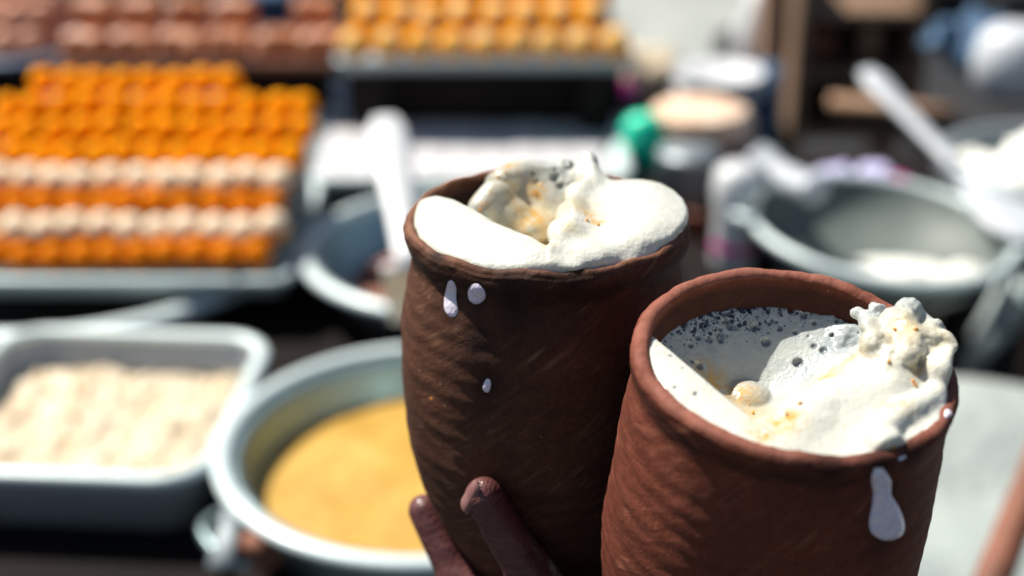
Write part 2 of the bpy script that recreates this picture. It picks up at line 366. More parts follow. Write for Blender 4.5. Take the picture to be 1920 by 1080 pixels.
# tray under the heap + wide round pan beneath
a, b = G(-120, 520, ZR), G(505, 520, ZR); c = G(600, 352, ZR)
t = link('sweet_tray', rect_pan('sweet_tray', a[0], (b[0] + .012), a[1], c[1] + .01, .02, .012, .010, .004), 'aluminium', None, True, (0, 0, ZR + .001))
tag(t, 'rectangular metal tray under the big stepped heap of orange sweets', 'tray')
cc = G(135, 430, .975); pr = 432 / F * (np.dot(cc - CAM, FW))
rp = empty('round_pan', (cc[0], cc[1], .975), 'wide round steel pan beneath the tray of orange sweets', 'pan')
link('body', lathe('body', pan_prof(pr - .006, .026, pr * .86, .006), 96), 'black_table', rp)
link('rim', lathe('rim', [(pr + .006 + .010 * math.cos(a), -.002 + .007 * math.sin(a)) for a in np.linspace(0, 2 * PI, 15)[:-1]], 96, True), 'aluminium', rp)

# top centre tray of laddoos with pale highlights painted on
S2 = .0400; k2 = [ball_mesh('laddoo_highlit', S2 * .5, 50 + i * 5, .06, 3) for i in range(3)]
za = 1.075
ya = G(900, 84, za + .02)[1]
for k, (xa, xb, dz, dy, lab) in enumerate([(668, 1150, 0, 0, 'highlight painted orange laddoo in the front row of the tray at top centre'),
        (690, 1105, .027, .024, 'highlight painted orange laddoo in the second row of the tray at top centre'),
        (680, 1120, .052, .052, 'orange laddoo in the top row of the tray at top centre')]):
    y = ya + dy; z = za + .0205 + dz; X0, X1 = WX(xa, y, z), WX(xb, y, z); n = int(round((X1 - X0) / S2)) + 1
    for i in range(n):
        x = X0 + (X1 - X0) * i / (n - 1)
        tag(link('laddoo', random.choice(k2), 'laddoo_highlit', None, True, (x, y + random.uniform(-.002, .002), z + random.uniform(-.001, .002)), (random.uniform(.7, 1.1), random.uniform(-.3, .3), random.uniform(-.4, .4))), lab.replace(' of the tray at top centre', ' at top centre') + ', %s from the left' % nth(i + 1), 'sweet', 'highlight painted laddoos on the raised tray')
x0, x1 = WX(640, ya - .03, za), WX(1175, ya - .03, za)
tt = empty('raised_tray', ((x0 + x1) / 2, ya, za), 'long shallow steel tray of orange sweets raised on blocks at top centre', 'tray')
hw = (x1 - x0) / 2
link('pan', rect_pan('pan', -hw, hw, -.03, .10, .014, .01, .010, .004), 'dull_steel', tt, True, (0, 0, .010))
for s in (-1, 1):
    link('foot', box('foot', s * hw * .8 - .02, s * hw * .8 + .02, -.02, .01, ZT - za, -.0045), 'black_table', tt, False)
link('back_board', box('back_board', -hw, hw, .015, .03, ZT - za, -.0045), 'black_table', tt, False)
for px in (880, 955, 1020):
    q = GY(px, 165, ya - .01); tag(link('steel_cup', lathe('steel_cup', [(0.001, 0), (.012, 0), (.015, .03), (.013, .03), (.011, .002), (0.001, .002)], 20), 'dull_steel', None, True, (q[0], q[1] - .03, ZT)), 'small dull metal cup in the dark gap below the raised orange tray', 'cup', 'metal cups below the raised tray')

# top left tray of brown sweets
zb = 1.06; yb = G(400, 82, zb + .02)[1]
rollm = [disp(tube('sweet_roll', spline([(-.026, 0, 0), (-.012, 0, .001), (.012, 0, .001), (.026, 0, 0)], 4), [.009] + [.017] * 2 + [.019] * 9 + [.009], 16), .003, 60, 3, i) for i in range(3)]
for k, (xs, py) in enumerate((((160, 250, 340, 430, 520, 600), 0), ((175, 262, 350, 440, 590), 1))):
    for q_, px in enumerate(xs):
        y = yb + (.045 if py else 0); z = zb + (.048 if py else .019)
        tag(link('fried_sweet', random.choice(rollm), 'peach_sweet', None, True, (WX(px, y, z), y, z), (random.uniform(-.2, .2), random.uniform(-.12, .12), random.uniform(-.25, .25))),
            'peach brown fried sweet, %s from left in %s row, top left tray' % (nth(q_ + 1), 'upper' if py else 'front'), 'sweet', 'fried brown sweets on the top left tray')
x0, x1 = WX(120, yb - .03, zb), WX(625, yb - .03, zb); hw = (x1 - x0) / 2
tt = empty('fried_sweet_tray', ((x0 + x1) / 2, yb, zb), 'long tray of peach brown fried sweets at top left', 'tray')
link('pan', rect_pan('pan', -hw, hw, -.03, .12, .014, .01, .012, .004), 'rust', tt, True, (0, 0, .008))
link('block', box('block', -hw * .9, hw * .9, .01, .10, ZT - zb, -.0065), 'black_table', tt, False)
pinkm = [ball_mesh('pink_sweet', .021, 80 + i, .12, 3, (1, 1, .85)) for i in range(3)]
zc = 1.05; yc = G(40, 80, zc + .02)[1]
for (px, dz, dy) in ((-30, 0, 0), (12, 0, 0), (62, 0, .004), (108, 0, .03), (-10, .026, .02), (35, .028, .022), (78, .026, .03), (10, .052, .045), (55, .05, .05), (100, .03, .06)):
    y = yc + dy; z = zc + .019 + dz
    tag(link('pink_sweet', random.choice(pinkm), 'pink_sweet', None, True, (WX(px, y, z), y, z), (random.uniform(0, 3), random.uniform(0, 3), 0)), 'pale pink round sweet heaped in the far left corner', 'sweet', 'pale pink sweets heaped at far left')
tt = empty('pink_sweet_plate', (WX(10, yc, zc), yc + .03, zc), 'blueish steel plate of pale pink sweets at far left', 'plate')
link('dish', lathe('dish', pan_prof(.085, .012, .07, .010), 48), 'blued_steel', tt, True, (0, 0, .010))
link('foot', lathe('foot', [(0.001, ZT - zc), (.06, ZT - zc), (.04, -.003), (0.001, -.003)], 24), 'black_table', tt)
q = G(512, 18, 1.03)
tag(link('folded_cloth', disp(box('folded_cloth', -.035, .035, -.03, .03, -.08, .03, .018, 4), .006, 60), 'blue_cloth', None, True, (q[0], q[1] + .02, 1.03)), 'dark blue folded cloth between the brown and orange sweets', 'cloth')

# white slab tray in the middle
a, b, c, d = G(566, 326, ZR), G(1162, 326, ZR), G(1140, 215, ZR), G(640, 215, ZR)
t = empty('slab_tray', ((a[0] + b[0]) / 2, a[1], ZR), 'shallow white tray of pale milk slab behind the front cup', 'tray')
hw = (b[0] - a[0]) / 2
link('pan', rect_pan('pan', -hw, hw, 0, c[1] - a[1] + .02, .03, .02, .016, .006), 'aluminium', t)
link('back_rail', box('back_rail', -hw * .96, hw * .96, c[1] - a[1] + .037, c[1] - a[1] + .052, -.03, .040, .004), 'blued_steel', t, False)
nx, ny = 9, 4; sl = None
for i in range(nx):
    for j in range(ny):
        w_ = (2 * hw - .02) / nx; h_ = (c[1] - a[1] + .0) / ny
        if sl is None: sl = disp(box('milk_slab', -w_ / 2 + .0003, w_ / 2 - .0003, -h_ / 2 + .0003, h_ / 2 - .0003, -.012, .008, .0012, 2), .0004, 90)
        tag(link('milk_slab', sl, 'slab_sweet', None, True, (t.location.x - hw + .01 + w_ * (i + .5), a[1] + .01 + h_ * (j + .5), ZR - .014 + random.uniform(-.001, .001))), 'white milk sweet square, %s from the left in the %s row of the shallow tray' % (nth(i + 1), ('front', 'second', 'third', 'back')[j]), 'sweet', 'milk sweet squares in the shallow tray')

# steel bowl behind the cup with spoon
q = G(868, 467, ZR); br = 298 / F * np.dot(q - CAM, FW)
bw = empty('steel_bowl', (q[0], q[1], ZR), 'round steel bowl partly hidden behind the left clay cup', 'bowl')
link('body', lathe('body', pan_prof(br - .008, .05, br * .72, .010), 96), 'steel', bw)
link('rim', lathe('rim', [(br - .003 + .007 * math.cos(a), .001 + .006 * math.sin(a)) for a in np.linspace(0, 2 * PI, 15)[:-1]], 96, True), 'aluminium', bw)
fr = disp(lathe('stew', [(0.0001, .0), (br * .3, .004), (br * .6, .003), (br * .76, -.002), (br * .76, -.008), (.0001, -.008)], 64), .006, 45, 4)
tag(link('stew', fr, 'rust', None, True, (q[0], q[1], ZR - .040)), 'dark brown fried food lying in the bowl behind the left cup', 'food')
p1, p2 = P(722, 222, 1.28), P(768, 500, 1.13)
sp = empty('serving_spoon', p2, 'white long handled serving spoon standing in the steel bowl', 'spoon')
d = np.array(p1) - np.array(p2); pts = [d * t for t in np.linspace(0, 1, 12)]
link('handle', tube('handle', pts, [.0105, .011, .011, .0115, .012, .013, .0145, .016, .0175, .0185, .018, .012], 16, .35), 'plastic_white', sp)
link('blade', disp(box('blade', -.022, .022, -.004, .004, -.075, .0, .0035, 2), .001, 40), 'plastic_white', sp, True, None, (.5, 0, 0))

# curry pan
q = G(800, 832, ZR); cr_ = 388 / F * np.dot(q - CAM, FW)
pn = empty('curry_pan', (q[0], q[1], ZR), 'round steel pan of yellow curry behind the hand', 'pan')
link('body', lathe('body', pan_prof(cr_ - .008, .050, cr_ * .80, .010), 128), 'steel', pn)
link('rim', lathe('rim', [(cr_ - .003 + .0065 * math.cos(a), .001 + .005 * math.sin(a)) for a in np.linspace(0, 2 * PI, 15)[:-1]], 128, True), 'aluminium', pn)
link('handle', tube('handle', spline([(-cr_ + .02, -.05, -.02), (-cr_ - .0, -.075, -.024), (-cr_ + .03, -.115, -.026), (-cr_ + .05, -.10, -.022)], 6), .004), 'steel', pn)
me = disp(lathe('curry', [(0.0001, .004)] + [(cr_ * f, .004 - .006 * f) for f in np.linspace(.05, .855, 30)] + [(cr_ * .80, -.016), (.0001, -.016)], 96), .0012, 28, 3)
tag(link('curry', me, 'curry', None, True, (q[0], q[1], ZR - .030)), 'smooth yellow orange curry filling the round steel pan', 'food')

# front left tray with crumble
a, b, c = G(-180, 905, ZR), G(408, 905, ZR), G(492, 640, ZR)
xr = (b[0] + c[0]) / 2
t = empty('crumble_tray', (a[0] / 2 + xr / 2, a[1], ZR), 'deep rectangular steel tray with rounded corners at lower left', 'tray')
hw = (xr - a[0]) / 2; dp = c[1] - a[1]
t.rotation_euler.z = math.radians(-4); t.location.x -= .012; t.location.y += .009
link('pan', rect_pan('pan', -hw, hw, 0, dp, .048, .035, .004, .012), 'tray_steel', t)
link('rim', rect_rim('rim', -hw, hw, 0, dp, .035, .0070), 'aluminium', t)
bm = bmesh.new(); nx, ny = 260, 180; L = -hw + .010; W_ = 2 * (hw - .010)
X, Y = np.meshgrid(np.linspace(L, -L, nx), np.linspace(.010, dp - .010, ny), indexing='ij')
e = np.minimum.reduce([X - L, -L - X, Y - .010, dp - .010 - Y]); Z = -.030 + .008 * np.clip(e / .02, 0, 1) + .0045 * fbm(X + 5, Y, X * 0, 70, 4) + .003 * np.abs(fbm(X, Y + 3, X * 0, 110, 2))
vs = np.stack([X, Y, Z], -1).reshape(-1, 3); fs = [(i * ny + j, (i + 1) * ny + j, (i + 1) * ny + j + 1, i * ny + j + 1) for i in range(nx - 1) for j in range(ny - 1)]
o = link('crumble', mesh('crumble', vs, fs), 'crumble', None, True, tuple(t.location), (0, 0, t.rotation_euler.z)); tag(o, 'creamy beige crumbled sweet filling the tray at lower left', 'food', kind='stuff'); bm.free()

# ------------------------------------------------------------------ right side
q = G(1650, 428, ZR); kr = 242 / F * np.dot(q - CAM, FW)
wk = empty('iron_wok', (q[0], q[1], ZR), 'grey iron wok with curved sides and white cream at right', 'wok', rot=(math.radians(2), math.radians(4), 0))
prof = []
for i in range(25): f = i / 24; prof.append((kr * .96 * math.sin(f * 1.35) / math.sin(1.35) + 1e-4, -.062 * (math.cos(f * 1.35) - math.cos(1.35)) / (1 - math.cos(1.35))))
prof += [(kr * .975, .004), (kr * .995, .004), (kr, -.001), (kr * .985, -.006)]
for i in range(22, -1, -1): f = i / 24; prof.append((kr * .97 * math.sin(f * 1.35) / math.sin(1.35) + 1e-4, -.004 - .062 * (math.cos(f * 1.35) - math.cos(1.35)) / (1 - math.cos(1.35))))
link('body', lathe('body', prof, 96), 'wok_iron', wk)
link('rim', lathe('rim', [(kr + .005 * math.cos(a), .002 + .005 * math.sin(a)) for a in np.linspace(0, 2 * PI, 13)[:-1]], 96, True), 'aluminium', wk)
for ang in (-8, 172):
    ca, sa = math.cos(math.radians(ang)), math.sin(math.radians(ang)); pts = []
    for u, v in ((0, -.035), (.014, -.03), (.022, -.012), (.022, .012), (.014, .03), (0, .035)): pts.append(((kr - .004 + u) * ca - v * sa, (kr - .004 + u) * sa + v * ca, .006))
    link('handle', tube('handle', spline(pts, 5), .0055), 'aluminium', wk)
def blobs(name, items, m, lo, hi, res=.14, k=.5, amp=.0015):
    X, Y, Z = grid(lo, hi, res); f = None
    for c, r in items:
        d_ = ell(X, Y, Z, c, r); f = d_ if f is None else smin(f, d_, k)
    return disp(iso(name, f, lo, res), amp, 90, 3)
me = blobs('cream', [((-3, -5, 0), (3.0, 2, 1.4)), ((1, -6, .2), (3.5, 2.2, 1.8)), ((5, -5.5, .2), (3, 2, 1.4)), ((8, -3.5, .5), (2.2, 2, 1.1)), ((-7, -4, .3), (1.6, 1.5, 1.2)), ((2, -2, -1.2), (7, 6, 1.2))], 'milk_solids', (-11, -10, -3), (12, 3, 4))
tag(link('cream', me, 'milk_solids', None, True, (q[0], q[1], ZR - .040)), 'white cream heaped along the front of the grey wok', 'food')
# things on the back rim of the wok
for px, py, r, m, lab in ((1572, 312, .021, 'lilac_cloth', 'pale lilac round bundle behind the left of the wok rim'), (1645, 310, .019, 'lilac_cloth', 'pale lilac round bundle beside the magenta one behind the wok'), (1688, 318, .013, 'magenta', 'small magenta bundle behind the wok rim')):
    p = G(px, py, ZR + .012); tag(link('cloth_bundle', ball_mesh('cloth_bundle', r, px, .25, 4, (1.3, 1, .8)), m, None, True, (p[0], p[1] + .01, ZR + .012 - .02)), lab, 'bundle')
link_s = box('shelf_plate', -.19, .19, -.04, .10, -.012, .0, .004)
tag(link('back_shelf', link_s, 'black_table', None, False, (q[0] - .03, G(1600, 300, ZR)[1], ZR - .026)), 'dark shelf board behind the grey wok', 'shelf')
# white ladle
p1, p2 = P(1625, 135, 1.62), P(1800, 318, 1.50)
ldl = empty('long_ladle', p2, 'long white metal ladle leaning across the big pan at upper right', 'ladle')
d = np.array(p1) - np.array(p2)
link('handle', tube('handle', [d * t for t in np.linspace(0, 1, 12)], [.010, .010, .010, .010, .0105, .011, .012, .013, .0145, .016, .0165, .011], 14, .5), 'pale_paint', ldl)
e_ = (P(1960, 455, 1.38) - p2)
link('blade', tube('blade', [e_ * t for t in np.linspace(0, 1, 10)], [.010, .013, .02, .027, .032, .036, .038, .036, .03, .015], 18, .22), 'pale_paint', ldl)
# big pan of milk solids, upper right
q = G(1975, 300, 1.03); r = 215 / F * np.dot(q - CAM, FW)
bp = empty('big_pan', (q[0], q[1], 1.03), 'large grey pan heaped with white milk solids at upper right', 'pan')
link('body', lathe('body', pan_prof(r, .06, r * .6, .020), 96), 'dull_steel', bp)
me = blobs('milk_solids', [((-4, -2, 1), (5, 4, 3)), ((1, 1, 2), (6, 5, 4)), ((-8, 2, .5), (3.5, 4, 2.5)), ((5, -3, 1), (5, 4, 3)), ((-1, -6, 0), (6, 3, 2.4)), ((-7, -5, 0), (3, 3, 2))], 'milk_solids', (-14, -12, -4), (14, 9, 8), .2, 1.2, .004)
tag(link('milk_solids', me, 'milk_solids', None, True, (q[0], q[1], 1.0)), 'white milk solids heaped in the large grey pan', 'food')
pt = empty('pan_table', (q[0] + .1, q[1] + .05, 0), 'dark narrow side table under the large grey pan at upper right', 'table')
link('top', box('top', -.125, .45, -.10, .25, .935, .965), 'black_table', pt, False)
for x in (-.10, .42):
    for y in (-.1, .22): link('leg', box('leg', x - .015, x + .015, y - .015, y + .015, 0, .934), 'black_table', pt, False)
# tan post, brown crate, olive box, blue cloth
y_ = 2.1
a = GY(1436, -40, y_); b = GY(1500, -40, y_); c = GY(1478, 250, y_)
post = mesh('wooden_post', [(a[0], y_, a[2]), (b[0], y_, a[2]), (b[0], y_ + .05, a[2]), (a[0], y_ + .05, a[2]), (c[0] - .018, y_, .0), (c[0] + .018, y_, .0), (c[0] + .018, y_ + .05, .0), (c[0] - .018, y_ + .05, .0)], [(0, 1, 2, 3), (4, 7, 6, 5), (0, 4, 5, 1), (1, 5, 6, 2), (2, 6, 7, 3), (3, 7, 4, 0)])
tag(link('wooden_post', post, 'tan_wood', None, False), 'tan wooden post tapering down behind the stall', 'post')
a = GY(1508, -80, 2.0); b = GY(1720, 262, 2.0); x0, x1, zt, zb_ = a[0], b[0], a[2], b[2]
cb = empty('wooden_cupboard', ((x0 + x1) / 2, 2.0, zb_), 'brown open fronted wooden cupboard beside the tan post', 'cupboard'); hw = (x1 - x0) / 2; H = zt - zb_
link('back', box('back', -hw, hw, .16, .18, 0, H), 'brown_wood', cb, False)
for s in (-1, 1): link('side_panel', box('side_panel', s * hw - .01 * (s + 1), s * hw - .01 * (s - 1), 0, .158, 0, H), 'brown_wood', cb, False)
for f in (.0, .33, .66): link('shelf', box('shelf', -hw + .021, hw - .021, .0, .158, H * f, H * f + .014), 'brown_wood', cb, False)
link('leg', box('leg', -hw, -hw + .04, .1, .14, -zb_, -.001), 'brown_wood', cb, False); link('leg', box('leg', hw - .04, hw, .1, .14, -zb_, -.001), 'brown_wood', cb, False)
for px, py, sx, sz, m, lab in ((1545, 66, .04, .05, 'rust', 'rusty tin on the cupboard shelf nearest the post'), (1640, 60, .03, .06, 'tan_wood', 'tan jar on the cupboard shelf'), (1600, 225, .05, .045, 'tan_wood', 'squat tan jar at the foot of the cupboard')):
    p = GY(px, py, 2.05); k_ = [f for f in (0, .33, .66) if zb_ + H * f + .014 < p[2] + .02] or [0]
    tag(link('storage_jar', lathe('storage_jar', [(0.001, 0), (sx * .5, 0), (sx * .55, sz * .3), (sx * .5, sz * .8), (sx * .35, sz * .85), (sx * .35, sz), (.001, sz)], 24), m, None, True, (p[0], 2.07, zb_ + H * k_[-1] + .015)), lab, 'jar')
a = GY(1630, -60, 2.35); b = GY(1740, 110, 2.35)
tag(link('olive_box', box('olive_box', a[0], b[0], 2.35, 2.5, b[2], a[2], .01), 'olive_paint', None, False), 'olive green box behind the brown cupboard', 'box')
p = GY(1690, 130, 1.95)
a = P(1560, 190, 2.05); b = P(1790, 215, 1.95)
tag(link('bamboo_rail', tube('bamboo_rail', [a, (a + b) / 2, b], .012), 'tan_wood'), 'thin tan rail running from the cupboard to the large pan', 'rail')
def drape(name, pts, rad, m, lab, cat, flat=.5, amp=.01):
    return tag(link(name, disp(tube(name, spline(pts, 8), rad, 40, flat), amp, 28, 4), m), lab, cat)
drape('blue_cloth', [P(1745, 60, 1.95), P(1800, 70, 1.95), P(1870, 95, 1.9), P(1960, 90, 1.9)], [.03] * 8 + [.05] * 9 + [.04] * 8, 'blue_cloth', 'blue grey crumpled cloth at the top right', 'cloth', .8, .02)
drape('dark_cloth', [P(1770, 15, 2.1), P(1850, 8, 2.1), P(1990, 30, 2.1)], .05, 'dark_cloth', 'black cloth above the blue cloth at the top right corner', 'cloth', .8, .015)
p = P(1905, 110, 1.75); tag(link('white_pot', lathe('white_pot', [(0.001, -.05), (.03, -.05), (.05, -.03), (.052, .0), (.045, .03), (.03, .04), (.001, .042)], 40), 'pale_paint', None, True, p), 'round white pot at the right edge above the large pan', 'pot')
p = P(1895, 170, 1.8)
# green plastic, maroon jar
p = G(1205, 330, ZT + .005)
tag(link('maroon_jar', lathe('maroon_jar', [(0.001, 0), (.016, 0), (.018, .03), (.014, .05), (.014, .054), (.001, .054)], 32), 'maroon', None, True, (p[0] - .006, p[1] + .03, ZT)), 'dark maroon jar under the green plastic strap', 'jar')
yq = p[1] - .03
pts = [GY(1180, 350, yq), GY(1184, 300, yq), GY(1198, 248, yq), GY(1218, 246, yq), GY(1238, 290, yq), GY(1250, 350, yq)]
tag(link('green_strap', disp(tube('green_strap', spline(pts, 6), [.009] * 6 + [.012] * 5 + [.016] * 10 + [.018] * 10, 20, 1.2), .003, 50), 'plastic_green'), 'bright green folded plastic arched over the maroon jar', 'plastic')
p = G(1195, 205, ZT + .08); tag(link('black_lid', lathe('black_lid', [(0.001, .012), (.008, .012), (.016, .006), (.017, -.012), (.001, -.012)], 24), 'dark_cloth', None, True, (p[0], p[1], ZT + .08)), 'round black knob lid above the green plastic', 'lid')
drape('magenta_bag', [P(1112, 130, 1.85), P(1132, 150, 1.85), P(1160, 165, 1.85), P(1180, 190, 1.85)], .016, 'magenta', 'small magenta bag right of the raised orange tray', 'bag', .7, .006)
drape('lilac_bag', [P(1118, 120, 1.80), P(1122, 145, 1.80), P(1130, 170, 1.80)], .014, 'lilac_cloth', 'small lilac bag beside the magenta bag', 'bag', .7, .006)
# stacked dish of flatbread on maroon bowl
p = G(1318, 232, 1.02); bb = empty('maroon_bowl', (p[0], p[1], ZT), 'dark maroon bowl holding the round peach flatbreads', 'bowl')
link('body', lathe('body', [(.001, .0), (.035, .0), (.055, .03), (.066, .062), (.063, .062), (.05, .03), (.03, .005), (.001, .005)], 48), 'maroon', bb)
for i in range(4): tag(link('flatbread', disp(lathe('flatbread', [(.001, 0), (.05, 0), (.062 - .003 * (i % 2), .004), (.05, .009), (.001, .010)], 40), .002, 40, 3, i), 'flatbread', None, True, (p[0] + random.uniform(-.004, .004), p[1], ZT + .055 + i * .0095)), 'round peach flatbread, %s of the stack in the maroon bowl' % ('lowest', 'second lowest', 'second highest', 'topmost')[i], 'bread')
p = G(1350, 145, 1.0)
for i, (dx, dz) in enumerate(((0, 0), (.004, .012), (-.003, .024))): tag(link('white_plate', lathe('white_plate', pan_prof(.062, .014, .04, .004), 40), 'plastic_white', None, True, (p[0] + dx, p[1] + .0, ZT + .04 + dz)), 'white plate, %s of three stacked behind the flatbreads' % ('lowest', 'middle', 'topmost')[i], 'plate')
p = P(1200, 130, 2.0); tag(link('cream_bag', ball_mesh('cream_bag', .055, 301, .2, 4, (1, .8, .75)), 'crumble', None, True, p), 'cream coloured sack behind the orange tray on the right', 'sack')
p = P(1418, 75, 2.3); tag(link('white_bottle', lathe('white_bottle', [(0.001, -.10), (.035, -.10), (.036, .02), (.02, .05), (.018, .08), (.001, .082)], 32), 'plastic_white', None, True, p), 'white bottle standing left of the tan post', 'bottle')
p = P(1425, 190, 2.0); tag(link('teal_tin', lathe('teal_tin', [(0.001, -.08), (.03, -.08), (.03, .05), (.001, .052)], 32), 'blue_cloth', None, True, p), 'dark blue tin at the foot of the tan post', 'tin')
# white jug, grey tins
jug = empty('white_jug', G(1372, 500, ZT), 'tall white plastic jug between the two clay cups and the wok', 'jug')
link('body', lathe('body', [(.001, 0), (.020, 0), (.022, .01), (.021, .06), (.025, .085), (.023, .105), (.014, .112), (.001, .113)], 40), 'plastic_white', jug)
link('band', lathe('band', [(.0215, .02), (.0222, .021), (.0222, .03), (.0215, .031)], 40), 'magenta', jug)
for px, py, r, h, m, lab in ((1285, 420, .032, .085, 'dull_steel', 'grey metal tin just right of the left clay cup'), (1340, 300, .024, .05, 'pale_paint', 'pale tin behind the white jug'), (1420, 330, .026, .03, 'dull_steel', 'low grey tin left of the wok'), (1310, 440, .018, .03, 'rust', 'small rusty tin beside the white jug')):
    p = G(px, py, ZT); tag(link('metal_tin', lathe('metal_tin', [(.001, 0), (r, 0), (r, h * .93), (r * 1.04, h * .95), (r * 1.04, h), (.001, h * .99)], 32), m, None, True, (p[0], p[1], ZT)), lab, 'tin')
drape('white_towel', [P(1420, 290, 1.5), P(1465, 320, 1.48), P(1500, 345, 1.45), P(1530, 355, 1.43)], .017, 'pale_paint', 'white rolled towel at the left end of the wok', 'towel', .7, .006)
sd_ = empty('front_side_table', (.20, 1.55, 0), 'narrow dark table for the tins and jug right of the stall', 'table')
link('top', box('top', -.026, .05, -.33, .45, ZT - .03, ZT), 'black_table', sd_, False)
for y in (-.3, .42): link('leg', box('leg', -.0, .03, y - .015, y + .015, 0, ZT - .031), 'black_table', sd_, False)

# low pale bench at the right, dark cart beyond
b = G(1900, 702, .93)
bn = empty('cloth_bench', (.75, 1.5, 0), 'bench covered with a pale grey wrinkled cloth at lower right', 'bench')
nx, ny = 60, 80; X, Y = np.meshgrid(np.linspace(-.49, .3, nx), np.linspace(-.9, b[1] - 1.5, ny), indexing='ij')
Z = .925 + .016 * np.sin(Y * 34 + 3.5 * fbm(X, Y, X * 0, 3, 2)) * .6 + .010 * fbm(X, Y, X * 0 + 3, 8, 3); n0 = nx * ny
vs = np.concatenate([np.stack([X, Y, Z], -1).reshape(-1, 3)]); fs = [(i * ny + j, (i + 1) * ny + j, (i + 1) * ny + j + 1, i * ny + j + 1) for i in range(nx - 1) for j in range(ny - 1)]
link('cloth_cover', mesh('cloth_cover', vs, fs), 'pale_cloth', bn)
link('bench_top', box('bench_top', -.48, .29, -.89, b[1] - 1.51, .88, .905), 'brown_wood', bn, False)
for x in (-.45, .26):
    for y in (-.85, b[1] - 1.55): link('leg', box('leg', x - .02, x + .02, y - .02, y + .02, 0, .879), 'brown_wood', bn, False)
ct = empty('dark_cart', (1.5, 1.95, 0), 'large black covered cart standing behind the stall at right', 'cart')
link('body', disp(box('body', -1.05, 1.2, 0, 1.2, .12, .74, .05, 4), .0, 4), 'dark_cloth', ct, True)
for x in (-.8, .95): link('wheel', lathe('wheel', [(.10, -.02), (.16, -.03), (.17, 0), (.16, .03), (.10, .02)], 32, True), 'black_table', ct, True, (x, -.04, .17), (PI / 2, 0, 0))
for px, py, r, h in ((1882, 590, .03, .10), (1838, 655, .018, .10), (1915, 560, .02, .05)):
    p = P(px, py, 1.9); tag(link('steel_tumbler', lathe('steel_tumbler', [(.001, -h / 2), (r * .7, -h / 2), (r, h / 2), (r * .94, h / 2), (r * .65, -h / 2 + .004), (.001, -h / 2 + .004)], 28), 'aluminium', None, True, p, (.3, .3, 0)), 'shiny steel tumbler hanging in the dark beside the wok', 'tumbler', 'steel tumblers hanging in the dark at right')
# bamboo pole lower right
a, b = P(1935, 900, .95), P(1845, 1130, .90)
tag(link('bamboo_pole', tube('bamboo_pole', [a + (a - b) * .6, a, b, b - (a - b) * 3], [.011, .011, .012, .012], 16), 'rust'), 'brown slanting pole at the lower right corner', 'pole')
# strip and brown lump lower left
a, b = P(445, 930, 1.00), P(412, 1065, .94)
tag(link('tongs', tube('tongs', [a, (a + b) / 2, b], [.007, .008, .009], 12, .35), 'dull_steel'), 'dull steel tongs hanging off the front edge of the table', 'tongs')
p = P(492, 1030, .96); tag(link('clay_lump', ball_mesh('clay_lump', .014, 77, .3, 3), 'rust', None, True, p), 'small brown lump beside the tongs below the curry pan', 'lump')

